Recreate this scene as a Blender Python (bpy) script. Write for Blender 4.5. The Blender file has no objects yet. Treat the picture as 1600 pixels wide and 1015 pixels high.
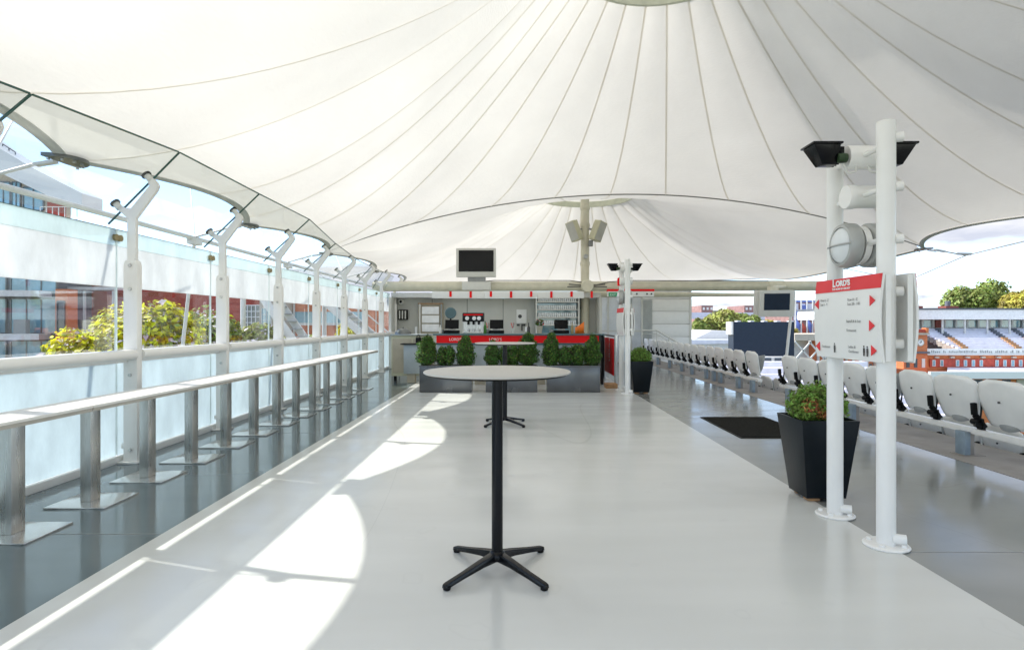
import bpy, bmesh, math, random
import numpy as np
from mathutils import Vector, Matrix
R = math.radians
PI = math.pi
S = bpy.context.scene
COL = S.collection
random.seed(7)

# ------------------------------------------------------------------ camera
EYE = 1.365
cam_d = bpy.data.cameras.new('camera')
cam = bpy.data.objects.new('camera', cam_d)
COL.objects.link(cam)
cam.location = (0, 0, EYE)
cam.rotation_euler = (R(90), 0, 0)
cam_d.sensor_width = 36
cam_d.lens = 920 / 1600 * 36
cam_d.shift_x = -8 / 1600
cam_d.shift_y = -2.5 / 1600
cam_d.clip_start = 0.05
cam_d.clip_end = 900
S.camera = cam

# ------------------------------------------------------------------ sky, sun, exposure
SUN_TRAVEL = Vector((3.18, -1.05, -3.03)).normalized()
SUN_EL = math.asin(-SUN_TRAVEL.z)
SUN_ROT = math.atan2(-SUN_TRAVEL.x, -SUN_TRAVEL.y)
world = bpy.data.worlds.new('World')
S.world = world
world.use_nodes = True
wn, wl = world.node_tree.nodes, world.node_tree.links
wn.clear()
w_out = wn.new('ShaderNodeOutputWorld')
w_bg = wn.new('ShaderNodeBackground')
w_bg.inputs['Strength'].default_value = 0.11
sky = wn.new('ShaderNodeTexSky')
sky.sky_type = 'NISHITA'
sky.sun_disc = False
sky.sun_elevation = SUN_EL
sky.sun_rotation = SUN_ROT
sky.air_density = 0.65
sky.dust_density = 0.05
tc = wn.new('ShaderNodeTexCoord')
sep = wn.new('ShaderNodeSeparateXYZ')
wl.new(tc.outputs['Generated'], sep.inputs[0])
zadd = wn.new('ShaderNodeMath'); zadd.operation = 'ADD'; zadd.inputs[1].default_value = 0.16
zmx = wn.new('ShaderNodeMath'); zmx.operation = 'MAXIMUM'; zmx.inputs[1].default_value = 0.0
wl.new(sep.outputs['Z'], zmx.inputs[0]); wl.new(zmx.outputs[0], zadd.inputs[0])
div = wn.new('ShaderNodeVectorMath'); div.operation = 'DIVIDE'
comb = wn.new('ShaderNodeCombineXYZ')
for i in range(3):
    wl.new(zadd.outputs[0], comb.inputs[i])
wl.new(tc.outputs['Generated'], div.inputs[0]); wl.new(comb.outputs[0], div.inputs[1])
cn = wn.new('ShaderNodeTexNoise'); cn.inputs['Scale'].default_value = 0.85
cn.inputs['Detail'].default_value = 7; cn.inputs['Roughness'].default_value = 0.56
cmap = wn.new('ShaderNodeMapping'); cmap.inputs['Location'].default_value = (7.3, 2.2, 0)
wl.new(div.outputs[0], cmap.inputs[0]); wl.new(cmap.outputs[0], cn.inputs['Vector'])
cr = wn.new('ShaderNodeValToRGB')
cr.color_ramp.elements[0].position = 0.43; cr.color_ramp.elements[1].position = 0.58
wl.new(cn.outputs['Fac'], cr.inputs[0])
cn2 = wn.new('ShaderNodeTexNoise'); cn2.inputs['Scale'].default_value = 1.9; cn2.inputs['Detail'].default_value = 6
wl.new(cmap.outputs[0], cn2.inputs['Vector'])
cshade = wn.new('ShaderNodeValToRGB')
cshade.color_ramp.elements[0].position = 0.40; cshade.color_ramp.elements[0].color = (1.65, 1.75, 2.05, 1)
cshade.color_ramp.elements[1].position = 0.68; cshade.color_ramp.elements[1].color = (2.95, 2.9, 2.85, 1)
wl.new(cn2.outputs['Fac'], cshade.inputs[0])
cm = wn.new('ShaderNodeMixRGB')
wl.new(cr.outputs[0], cm.inputs[0]); wl.new(sky.outputs[0], cm.inputs[1]); wl.new(cshade.outputs[0], cm.inputs[2])
wl.new(cm.outputs[0], w_bg.inputs['Color']); wl.new(w_bg.outputs[0], w_out.inputs['Surface'])

sun_d = bpy.data.lights.new('sun', 'SUN')
sun_d.energy = 2.0
sun_d.angle = R(0.6)
sun_d.color = (1.0, 0.955, 0.885)
sun = bpy.data.objects.new('sun', sun_d)
COL.objects.link(sun)
sun.rotation_euler = SUN_TRAVEL.to_track_quat('-Z', 'Y').to_euler()

S.render.engine = 'CYCLES'
S.view_settings.view_transform = 'Standard'
S.view_settings.look = 'None'
S.view_settings.exposure = 2.0
S.view_settings.gamma = 1
S.view_settings.use_curve_mapping = False
cy = S.cycles
cy.max_bounces = 10; cy.diffuse_bounces = 5; cy.glossy_bounces = 4
cy.transmission_bounces = 6; cy.transparent_max_bounces = 24
cy.caustics_reflective = False; cy.caustics_refractive = False
cy.sample_clamp_indirect = 6
cy.use_denoising = True

# ------------------------------------------------------------------ materials
M = {}
def mat(name, color, rough=0.6, metal=0.0, var=0.08, scale=6.0, bump=0.0, bscale=60.0, spec=0.5, island=0.0, rvar=0.0, rscale=1.5, stretch=None, coat=0.0, det=6):
    m = bpy.data.materials.new(name); m.use_nodes = True
    n, l = m.node_tree.nodes, m.node_tree.links
    b = n['Principled BSDF']
    b.inputs['Roughness'].default_value = rough
    b.inputs['Metallic'].default_value = metal
    b.inputs['Specular IOR Level'].default_value = spec
    b.inputs['Coat Weight'].default_value = coat
    t = n.new('ShaderNodeTexCoord')
    src = t.outputs['Object']
    if stretch:
        mp = n.new('ShaderNodeMapping'); mp.inputs['Scale'].default_value = stretch
        l.new(src, mp.inputs[0]); src = mp.outputs[0]
    nz = n.new('ShaderNodeTexNoise'); nz.inputs['Scale'].default_value = scale; nz.inputs['Detail'].default_value = det
    l.new(src, nz.inputs['Vector'])
    r = n.new('ShaderNodeMapRange')
    r.inputs['From Min'].default_value = 0.3; r.inputs['From Max'].default_value = 0.7
    r.inputs['To Min'].default_value = 1 - var; r.inputs['To Max'].default_value = 1 + var
    l.new(nz.outputs['Fac'], r.inputs['Value'])
    v = n.new('ShaderNodeVectorMath'); v.operation = 'SCALE'
    v.inputs[0].default_value = color[:3]
    l.new(r.outputs[0], v.inputs['Scale'])
    out = v.outputs[0]
    if island:
        g = n.new('ShaderNodeNewGeometry')
        hs = n.new('ShaderNodeHueSaturation')
        r1 = n.new('ShaderNodeMapRange'); r1.inputs['To Min'].default_value = 1 - island * 1.2; r1.inputs['To Max'].default_value = 1 + island * 1.6
        r2 = n.new('ShaderNodeMapRange'); r2.inputs['To Min'].default_value = 0.5 - island * 0.08; r2.inputs['To Max'].default_value = 0.5 + island * 0.05
        l.new(g.outputs['Random Per Island'], r1.inputs['Value']); l.new(g.outputs['Random Per Island'], r2.inputs['Value'])
        l.new(r1.outputs[0], hs.inputs['Value']); l.new(r2.outputs[0], hs.inputs['Hue'])
        l.new(out, hs.inputs['Color']); out = hs.outputs[0]
    l.new(out, b.inputs['Base Color'])
    if rvar:
        nr = n.new('ShaderNodeTexNoise'); nr.inputs['Scale'].default_value = rscale; nr.inputs['Detail'].default_value = min(det, 4)
        l.new(src, nr.inputs['Vector'])
        rr = n.new('ShaderNodeMapRange'); rr.inputs['From Min'].default_value = 0.3; rr.inputs['From Max'].default_value = 0.7
        rr.inputs['To Min'].default_value = max(0.02, rough - rvar); rr.inputs['To Max'].default_value = rough + rvar
        l.new(nr.outputs['Fac'], rr.inputs['Value']); l.new(rr.outputs[0], b.inputs['Roughness'])
    if bump:
        nb = n.new('ShaderNodeTexNoise'); nb.inputs['Scale'].default_value = bscale; nb.inputs['Detail'].default_value = 4
        l.new(t.outputs['Object'], nb.inputs['Vector'])
        bp = n.new('ShaderNodeBump'); bp.inputs['Strength'].default_value = bump; bp.inputs['Distance'].default_value = 0.01
        l.new(nb.outputs['Fac'], bp.inputs['Height']); l.new(bp.outputs[0], b.inputs['Normal'])
    M[name] = m
    return m

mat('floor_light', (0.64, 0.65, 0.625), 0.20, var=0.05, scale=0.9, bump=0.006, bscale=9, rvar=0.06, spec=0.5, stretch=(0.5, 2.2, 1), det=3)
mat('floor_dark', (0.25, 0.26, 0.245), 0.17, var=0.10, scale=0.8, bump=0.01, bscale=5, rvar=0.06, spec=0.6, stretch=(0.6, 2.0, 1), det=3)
mat('floor_dark_reflection_tint', (0.125, 0.165, 0.18), 0.11, var=0.10, scale=0.8, bump=0.01, bscale=5, rvar=0.05, spec=0.65, stretch=(0.6, 2.0, 1), det=3)  # same dark floor; bluish reflection of the frosted glass put into its colour
mat('concrete', (0.30, 0.275, 0.245), 0.75, var=0.16, scale=3, bump=0.15, bscale=40)
mat('joint', (0.05, 0.05, 0.05), 0.7)
mat('white_paint', (0.80, 0.785, 0.75), 0.38, var=0.03, scale=4, coat=0.15)
mat('pole_white', (0.84, 0.835, 0.81), 0.35, var=0.025, scale=5, coat=0.2)
mat('cream_steel', (0.66, 0.63, 0.50), 0.4, var=0.07, scale=5)
mat('rubber_grey', (0.5, 0.5, 0.46), 0.6)
mat('steel', (0.48, 0.48, 0.46), 0.30, metal=0.9, var=0.1, scale=14, stretch=(20, 20, 1), rvar=0.06)
mat('steel_dark', (0.16, 0.17, 0.17), 0.35, metal=0.8, var=0.15)
mat('plate_steel', (0.72, 0.71, 0.69), 0.16, metal=0.85, var=0.06, scale=3)
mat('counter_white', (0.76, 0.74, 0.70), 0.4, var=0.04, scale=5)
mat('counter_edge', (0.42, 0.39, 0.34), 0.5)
mat('table_top', (0.50, 0.485, 0.45), 0.5, var=0.03, scale=50)
mat('black_powder', (0.0035, 0.004, 0.005), 0.22, var=0.1, spec=0.25)
mat('black_matt', (0.006, 0.0065, 0.007), 0.5, var=0.15, spec=0.15)
mat('pot_black', (0.005, 0.0085, 0.012), 0.34, spec=0.22, var=0.2, scale=3, bump=0.05, bscale=30)
mat('soil', (0.05, 0.035, 0.025), 0.9, var=0.4, scale=30, bump=0.6, bscale=40)
mat('planter_grey', (0.12, 0.125, 0.13), 0.22, metal=0.55, var=0.18, scale=2.0, rvar=0.08)
mat('beige_board', (0.48, 0.43, 0.33), 0.6)
mat('grey_panel', (0.56, 0.56, 0.52), 0.5, var=0.04, scale=2)
mat('counter_body', (0.40, 0.45, 0.47), 0.35, metal=0.2, var=0.06)
mat('red', (0.86, 0.008, 0.012), 0.5, spec=0.2, var=0.05)
mat('sign_red', (0.75, 0.045, 0.055), 0.45, spec=0.25, var=0.03)
mat('sign_white', (0.80, 0.80, 0.78), 0.35, var=0.02)
mat('ink', (0.06, 0.06, 0.06), 0.6)
mat('ink_grey', (0.33, 0.33, 0.33), 0.6)
mat('letter_white', (0.85, 0.85, 0.85), 0.5)
mat('teal_edge', (0.06, 0.13, 0.15), 0.3)
mat('screen_black', (0.004, 0.005, 0.006), 0.08, spec=0.25)
mat('screen_navy', (0.010, 0.022, 0.045), 0.3, spec=0.25)
mat('plastic_white', (0.66, 0.66, 0.62), 0.4, var=0.03)
mat('seat_white', (0.85, 0.845, 0.82), 0.42, var=0.05, scale=5, bump=0.03, bscale=30)
mat('seat_grey', (0.30, 0.31, 0.31), 0.5)
mat('post_blue', (0.22, 0.28, 0.33), 0.45, var=0.15, scale=10)
mat('mat_fibre', (0.016, 0.015, 0.012), 0.95, spec=0.1, var=0.95, scale=90, bump=1.0, bscale=220)
mat('orange', (0.85, 0.20, 0.02), 0.5)
mat('blue_disc', (0.08, 0.30, 0.40), 0.3)
mat('lamp_glass', (0.72, 0.75, 0.76), 0.25, var=0.04)
mat('lamp_grey', (0.42, 0.43, 0.42), 0.35, metal=0.3)
mat('green_sign', (0.02, 0.35, 0.16), 0.5)
mat('speaker_cream', (0.58, 0.56, 0.40), 0.5)
mat('brick', (0.48, 0.08, 0.05), 0.85, var=0.25, scale=3)
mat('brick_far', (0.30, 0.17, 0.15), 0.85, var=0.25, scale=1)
mat('brick_dark', (0.22, 0.06, 0.045), 0.85, var=0.25, scale=3)
mat('terracotta', (0.62, 0.20, 0.07), 0.8, var=0.2, scale=2)
mat('render_white', (0.68, 0.67, 0.64), 0.7, var=0.06)
mat('stone', (0.50, 0.44, 0.36), 0.8, var=0.1)
mat('window_dark', (0.05, 0.07, 0.09), 0.1, spec=0.9)
mat('window_blue', (0.22, 0.42, 0.50), 0.08, spec=1.0, var=0.3, scale=0.6)
mat('blue_paint', (0.14, 0.20, 0.55), 0.5)
mat('slate', (0.12, 0.13, 0.15), 0.6, var=0.15)
mat('stand_seats', (0.76, 0.76, 0.84), 0.5, var=0.1, scale=2)
mat('grass', (0.045, 0.11, 0.02), 0.9, var=0.2, scale=0.3)
mat('ground', (0.14, 0.14, 0.12), 0.9, var=0.25, scale=0.05)
mat('bark', (0.10, 0.075, 0.05), 0.9, var=0.3, scale=12, bump=0.4)
mat('leaf_topiary', (0.06, 0.15, 0.025), 0.6, var=0.25, scale=5, island=0.45)
mat('leaf_topiary_bright', (0.17, 0.30, 0.04), 0.6, island=0.4)
mat('leaf_topiary_dry', (0.09, 0.07, 0.04), 0.8, island=0.4)
mat('gland_green', (0.02, 0.05, 0.015), 0.5)
mat('leaf_pot', (0.17, 0.29, 0.05), 0.6, var=0.25, scale=6, island=0.45)
mat('leaf_rust', (0.42, 0.17, 0.06), 0.6, var=0.25, scale=6, island=0.4)
mat('leaf_yellow', (0.60, 0.58, 0.035), 0.55, var=0.35, scale=1.2, island=0.5)
mat('leaf_gold', (0.44, 0.40, 0.08), 0.6, var=0.3, scale=0.4, island=0.4)
mat('leaf_green', (0.25, 0.31, 0.08), 0.6, var=0.3, scale=0.5, island=0.45)
mat('leaf_olive', (0.34, 0.36, 0.10), 0.6, var=0.3, scale=0.4, island=0.45)
mat('flower', (0.62, 0.55, 0.62), 0.6, island=0.3)
mat('cable', (0.33, 0.33, 0.30), 0.4, metal=0.5)
mat('cable_dark', (0.10, 0.10, 0.09), 0.5)
mat('brass', (0.30, 0.24, 0.12), 0.4, metal=0.6)
mat('wood', (0.40, 0.22, 0.10), 0.7, var=0.2, scale=14)
mat('ring_green', (0.66, 0.68, 0.54), 0.5)

def cracks(name, s1, wid, amt):
    m = M[name]; n, l = m.node_tree.nodes, m.node_tree.links
    b = n['Principled BSDF']; src = b.inputs['Base Color'].links[0].from_socket
    t = n.new('ShaderNodeTexCoord'); out = src
    for (sc, det, lo, w, a, st) in ((s1, 1, 0.5, wid, amt, (1, 0.25, 1)), (2.6, 2, 0.66, 0.02, 0.03, (1, 1, 1)), (0.5, 4, 0.60, 0.05, 0.035, (1.5, 1, 1))):
        mp = n.new('ShaderNodeMapping'); mp.inputs['Scale'].default_value = st
        nz = n.new('ShaderNodeTexNoise'); nz.inputs['Scale'].default_value = sc; nz.inputs['Detail'].default_value = det
        l.new(t.outputs['Object'], mp.inputs[0]); l.new(mp.outputs[0], nz.inputs['Vector'])
        sb = n.new('ShaderNodeMath'); sb.operation = 'SUBTRACT'; sb.inputs[1].default_value = lo
        l.new(nz.outputs['Fac'], sb.inputs[0]); ab = n.new('ShaderNodeMath'); ab.operation = 'ABSOLUTE'; l.new(sb.outputs[0], ab.inputs[0])
        mr = n.new('ShaderNodeMapRange'); mr.inputs['From Min'].default_value = 0; mr.inputs['From Max'].default_value = w
        mr.inputs['To Min'].default_value = 1 - a; mr.inputs['To Max'].default_value = 1
        l.new(ab.outputs[0], mr.inputs['Value'])
        v = n.new('ShaderNodeVectorMath'); v.operation = 'SCALE'; l.new(out, v.inputs[0]); l.new(mr.outputs[0], v.inputs['Scale']); out = v.outputs[0]
    l.new(out, b.inputs['Base Color'])
cracks('floor_light', 0.32, 0.0012, 0.10); cracks('floor_dark', 0.4, 0.001, 0.1)
def leafify(name, w=0.35):
    m = M[name]; n, l = m.node_tree.nodes, m.node_tree.links
    b = n['Principled BSDF']; o = n['Material Output']
    src = b.inputs['Base Color'].links[0].from_socket
    t = n.new('ShaderNodeBsdfTranslucent'); mx = n.new('ShaderNodeMixShader')
    mx.inputs[0].default_value = w
    l.new(src, t.inputs[0]); l.new(b.outputs[0], mx.inputs[1]); l.new(t.outputs[0], mx.inputs[2])
    l.new(mx.outputs[0], o.inputs['Surface'])
for k in list(M):
    if k.startswith('leaf_'): leafify(k)

def mat_fabric(name, c, w, bump=0.12):
    m = bpy.data.materials.new(name); m.use_nodes = True
    n, l = m.node_tree.nodes, m.node_tree.links
    n.remove(n['Principled BSDF']); o = n['Material Output']
    t = n.new('ShaderNodeTexCoord')
    nz = n.new('ShaderNodeTexNoise'); nz.inputs['Scale'].default_value = 0.5; nz.inputs['Detail'].default_value = 8
    l.new(t.outputs['Object'], nz.inputs['Vector'])
    r = n.new('ShaderNodeMapRange'); r.inputs['From Min'].default_value = 0.3; r.inputs['From Max'].default_value = 0.7
    r.inputs['To Min'].default_value = 0.92; r.inputs['To Max'].default_value = 1.05
    l.new(nz.outputs['Fac'], r.inputs['Value'])
    v = n.new('ShaderNodeVectorMath'); v.operation = 'SCALE'; v.inputs[0].default_value = c
    l.new(r.outputs[0], v.inputs['Scale'])
    d = n.new('ShaderNodeBsdfDiffuse'); tr = n.new('ShaderNodeBsdfTranslucent'); mx = n.new('ShaderNodeMixShader')
    mx.inputs[0].default_value = w
    l.new(v.outputs[0], d.inputs[0]); l.new(v.outputs[0], tr.inputs[0])
    wv = n.new('ShaderNodeTexNoise'); wv.inputs['Scale'].default_value = 10; wv.inputs['Detail'].default_value = 5
    mp = n.new('ShaderNodeMapping'); mp.inputs['Scale'].default_value = (1, 1, 5)
    l.new(t.outputs['Object'], mp.inputs[0]); l.new(mp.outputs[0], wv.inputs['Vector'])
    bp = n.new('ShaderNodeBump'); bp.inputs['Strength'].default_value = bump; bp.inputs['Distance'].default_value = 0.03
    l.new(wv.outputs['Fac'], bp.inputs['Height'])
    l.new(bp.outputs[0], d.inputs['Normal']); l.new(bp.outputs[0], tr.inputs['Normal'])
    l.new(d.outputs[0], mx.inputs[1]); l.new(tr.outputs[0], mx.inputs[2]); l.new(mx.outputs[0], o.inputs['Surface'])
    M[name] = m
mat_fabric('fabric', (0.90, 0.865, 0.795), 0.24, bump=0.18)
mat_fabric('fabric_seam', (0.86, 0.83, 0.76), 0.62)
mat_fabric('fabric_edge', (0.72, 0.73, 0.70), 0.20)

def mat_glass(name, tint, frost=0.0, fcol=(0.86, 0.93, 0.93), gloss=1.0):
    m = bpy.data.materials.new(name); m.use_nodes = True
    n, l = m.node_tree.nodes, m.node_tree.links
    n.remove(n['Principled BSDF']); o = n['Material Output']
    tp = n.new('ShaderNodeBsdfTransparent'); tp.inputs[0].default_value = (*tint, 1)
    gl = n.new('ShaderNodeBsdfGlossy'); gl.inputs['Roughness'].default_value = 0.02
    if frost > 0:
        gl.inputs['Roughness'].default_value = 0.25
    fr = n.new('ShaderNodeFresnel'); fr.inputs[0].default_value = 1.42
    mu = n.new('ShaderNodeMath'); mu.operation = 'MULTIPLY'; mu.inputs[1].default_value = gloss
    l.new(fr.outputs[0], mu.inputs[0])
    mx = n.new('ShaderNodeMixShader'); l.new(mu.outputs[0], mx.inputs[0])
    base = tp.outputs[0]
    if frost > 0:
        t = n.new('ShaderNodeTexCoord')
        nz = n.new('ShaderNodeTexNoise'); nz.inputs['Scale'].default_value = 1.6; nz.inputs['Detail'].default_value = 9; nz.inputs['Roughness'].default_value = 0.7
        mpg = n.new('ShaderNodeMapping'); mpg.inputs['Scale'].default_value = (1, 1.6, 0.7)
        l.new(t.outputs['Object'], mpg.inputs[0]); l.new(mpg.outputs[0], nz.inputs['Vector'])
        r = n.new('ShaderNodeMapRange'); r.inputs['From Min'].default_value = 0.3; r.inputs['From Max'].default_value = 0.7
        r.inputs['To Min'].default_value = 0.84; r.inputs['To Max'].default_value = 1.08
        l.new(nz.outputs['Fac'], r.inputs['Value'])
        v = n.new('ShaderNodeVectorMath'); v.operation = 'SCALE'; v.inputs[0].default_value = fcol
        l.new(r.outputs[0], v.inputs['Scale'])
        d = n.new('ShaderNodeBsdfDiffuse'); tr = n.new('ShaderNodeBsdfTranslucent'); m2 = n.new('ShaderNodeMixShader')
        m2.inputs[0].default_value = 0.72
        l.new(v.outputs[0], d.inputs[0]); l.new(v.outputs[0], tr.inputs[0])
        l.new(d.outputs[0], m2.inputs[1]); l.new(tr.outputs[0], m2.inputs[2])
        m3 = n.new('ShaderNodeMixShader'); m3.inputs[0].default_value = frost
        l.new(tp.outputs[0], m3.inputs[1]); l.new(m2.outputs[0], m3.inputs[2]); base = m3.outputs[0]
    l.new(base, mx.inputs[1]); l.new(gl.outputs[0], mx.inputs[2]); l.new(mx.outputs[0], o.inputs['Surface'])
    M[name] = m
mat_glass('glass_clear', (0.98, 0.99, 0.99), gloss=0.2)
mat_glass('glass_cant', (0.93, 0.945, 0.935), gloss=0.16)
mat_glass('glass_frost', (0.9, 0.97, 0.97), frost=0.94, fcol=(0.74, 0.82, 0.84), gloss=0.4)
mat_glass('glass_frost_white', (0.95, 0.97, 0.97), frost=0.96, fcol=(0.85, 0.87, 0.865), gloss=0.4)
mat_glass('glass_half', (0.93, 0.97, 0.97), frost=0.72, fcol=(0.76, 0.86, 0.85), gloss=0.4)
mat('glass_edge', (0.03, 0.09, 0.07), 0.2)
mat('glass_edge_pale', (0.70, 0.78, 0.77), 0.2)

def mat_brick(name, c1, c2, mortar, scale):
    m = bpy.data.materials.new(name); m.use_nodes = True
    n, l = m.node_tree.nodes, m.node_tree.links
    b = n['Principled BSDF']; b.inputs['Roughness'].default_value = 0.85
    t = n.new('ShaderNodeTexCoord'); mp = n.new('ShaderNodeMapping'); mp.inputs['Rotation'].default_value = (R(90), 0, 0)
    br = n.new('ShaderNodeTexBrick'); br.inputs['Scale'].default_value = scale
    br.inputs['Color1'].default_value = (*c1, 1); br.inputs['Color2'].default_value = (*c2, 1); br.inputs['Mortar'].default_value = (*mortar, 1)
    br.inputs['Mortar Size'].default_value = 0.012
    l.new(t.outputs['Object'], mp.inputs[0]); l.new(mp.outputs[0], br.inputs['Vector']); l.new(br.outputs[0], b.inputs['Base Color'])
    M[name] = m
mat_brick('brickwork', (0.46, 0.07, 0.045), (0.36, 0.055, 0.04), (0.34, 0.17, 0.13), 3.0)
mat_brick('brickwork_orange', (0.68, 0.20, 0.07), (0.58, 0.16, 0.06), (0.5, 0.3, 0.2), 2.0)

# ------------------------------------------------------------------ builders
class MB:
    def __init__(s): s.v = []; s.f = []
    def add(s, vs, fs):
        o = len(s.v); s.v += [tuple(p) for p in vs]; s.f += [tuple(i + o for i in f) for f in fs]; return s
    def box(s, x0, x1, y0, y1, z0, z1):
        v = [(x0,y0,z0),(x1,y0,z0),(x1,y1,z0),(x0,y1,z0),(x0,y0,z1),(x1,y0,z1),(x1,y1,z1),(x0,y1,z1)]
        return s.add(v, [(0,3,2,1),(4,5,6,7),(0,1,5,4),(1,2,6,5),(2,3,7,6),(3,0,4,7)])
    def hexa(s, v):   # 8 corners, same order as box
        return s.add(v, [(0,3,2,1),(4,5,6,7),(0,1,5,4),(1,2,6,5),(2,3,7,6),(3,0,4,7)])
    def obox(s, c, size, rot):
        hx, hy, hz = [q / 2 for q in size]; c = Vector(c)
        v = [c + rot @ Vector(p) for p in [(-hx,-hy,-hz),(hx,-hy,-hz),(hx,hy,-hz),(-hx,hy,-hz),(-hx,-hy,hz),(hx,-hy,hz),(hx,hy,hz),(-hx,hy,hz)]]
        return s.hexa(v)
    def bar(s, p0, p1, w, h=None, up=(0, 0, 1)):
        p0, p1 = Vector(p0), Vector(p1); d = p1 - p0; L = d.length; d.normalize()
        u = Vector(up)
        if abs(d.dot(u)) > 0.98: u = Vector((0, 1, 0))
        x = d.cross(u).normalized(); z = x.cross(d)
        rot = Matrix((x, d, z)).transposed()
        return s.obox((p0 + p1) / 2, (w, L, h or w), rot)
    def tube(s, p0, p1, r0, r1=None, n=14, caps=True):
        if r1 is None: r1 = r0
        p0, p1 = Vector(p0), Vector(p1); d = (p1 - p0).normalized()
        u = Vector((0, 0, 1)) if abs(d.z) < 0.9 else Vector((1, 0, 0))
        x = d.cross(u).normalized(); y = d.cross(x)
        vs = []
        for p, r in ((p0, r0), (p1, r1)):
            for i in range(n):
                a = 2 * PI * i / n; vs.append(p + (x * math.cos(a) + y * math.sin(a)) * r)
        fs = [(i, (i + 1) % n, n + (i + 1) % n, n + i) for i in range(n)]
        if caps: fs += [tuple(range(n))[::-1], tuple(range(n, 2 * n))]
        return s.add(vs, fs)
    def path(s, pts, r, n=8):
        pts = [Vector(p) for p in pts]; vs = []
        for k, p in enumerate(pts):
            d = (pts[min(k + 1, len(pts) - 1)] - pts[max(k - 1, 0)]).normalized()
            u = Vector((0, 0, 1)) if abs(d.z) < 0.95 else Vector((1, 0, 0))
            x = d.cross(u).normalized(); y = d.cross(x)
            for i in range(n):
                a = 2 * PI * i / n; vs.append(p + (x * math.cos(a) + y * math.sin(a)) * r)
        fs = []
        for k in range(len(pts) - 1):
            fs += [(k * n + i, k * n + (i + 1) % n, (k + 1) * n + (i + 1) % n, (k + 1) * n + i) for i in range(n)]
        fs += [tuple(range(n))[::-1], tuple(range((len(pts) - 1) * n, len(pts) * n))]
        return s.add(vs, fs)
    def lathe(s, prof, c=(0, 0, 0), n=24, axis='z', caps=True):
        vs = []
        for r, z in prof:
            for i in range(n):
                a = 2 * PI * i / n; x, y = r * math.cos(a), r * math.sin(a)
                p = (x, y, z) if axis == 'z' else ((z, x, y) if axis == 'x' else (x, z, y))
                vs.append((p[0] + c[0], p[1] + c[1], p[2] + c[2]))
        m = len(prof)
        fs = [(k * n + i, k * n + (i + 1) % n, (k + 1) * n + (i + 1) % n, (k + 1) * n + i) for k in range(m - 1) for i in range(n)]
        if caps and prof[0][0] > 1e-5: fs.append(tuple(range(n))[::-1])
        if caps and prof[-1][0] > 1e-5: fs.append(tuple(range((m - 1) * n, m * n)))
        return s.add(vs, fs)
    def prism(s, pts, y0, y1):      # outline in xz, extruded along y
        n = len(pts)
        vs = [(x, y0, z) for x, z in pts] + [(x, y1, z) for x, z in pts]
        fs = [tuple(range(n)), tuple(range(n, 2 * n))[::-1]] + [(i, n + i, n + (i + 1) % n, (i + 1) % n) for i in range(n)]
        return s.add(vs, fs)
    def grid(s, rows):
        n = len(rows[0]); vs = [p for r in rows for p in r]
        return s.add(vs, [(k * n + i, k * n + i + 1, (k + 1) * n + i + 1, (k + 1) * n + i) for k in range(len(rows) - 1) for i in range(n - 1)])
    def build(s, name, m, parent=None, world=False, smooth=True, bevel=0, kind=None, solid=0, recalc=True):
        me = bpy.data.meshes.new(name)
        v = s.v
        if world and parent is not None:
            r = parent
            while r.parent: r = r.parent
            L = r.location
            v = [(p[0] - L.x, p[1] - L.y, p[2] - L.z) for p in v]
        me.from_pydata([tuple(p) for p in v], [], s.f)
        if recalc:
            bm = bmesh.new(); bm.from_mesh(me)
            if bevel:
                ed = [e for e in bm.edges if len(e.link_faces) == 2 and e.calc_face_angle(0) > 0.5]
                bmesh.ops.recalc_face_normals(bm, faces=bm.faces)
                bmesh.ops.bevel(bm, geom=ed, offset=bevel, segments=2, affect='EDGES', profile=0.6, clamp_overlap=True)
            bmesh.ops.recalc_face_normals(bm, faces=bm.faces)
            bm.to_mesh(me); bm.free()
        if smooth:
            me.shade_smooth(); me.set_sharp_from_angle(angle=R(38))
        me.materials.append(M[m] if isinstance(m, str) else m)
        o = bpy.data.objects.new(name, me); COL.objects.link(o)
        if parent is not None: o.parent = parent
        if solid:
            md = o.modifiers.new('thickness', 'SOLIDIFY'); md.thickness = solid; md.offset = 0
        if kind: o['kind'] = kind
        return o

def tag(o, label, cat, group=None):
    o['label'] = label; o['category'] = cat
    if group: o['group'] = group
    return o
def thing(name, label, cat, loc=(0, 0, 0), group=None, rz=0):
    o = bpy.data.objects.new(name, None); COL.objects.link(o)
    o.empty_display_size = 0.1
    o.location = loc; o.rotation_euler = (0, 0, rz)
    return tag(o, label, cat, group)
KIDS = {}
def dup(root, loc, label, rz=None, scale=None):
    r = root.copy(); COL.objects.link(r); r.location = loc; r['label'] = label
    if root.name.startswith('folding_seat'): r.rotation_euler = (R(random.uniform(-0.6, 0.6)), R(random.uniform(-2.0, 1.2)), R(random.uniform(-1.6, 1.6)))
    if rz is not None: r.rotation_euler = (0, 0, rz)
    if scale: r.scale = scale
    if root.name not in KIDS:
        ch = [o for o in COL.objects if o.parent == root]
        KIDS[root.name] = [(c, [g for g in COL.objects if g.parent == c]) for c in ch]
    for c, gs in KIDS[root.name]:
        d = c.copy(); COL.objects.link(d); d.parent = r
        for g in gs:
            e = g.copy(); COL.objects.link(e); e.parent = d
    return r
def structure(o):
    o['kind'] = 'structure'; return o

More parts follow.
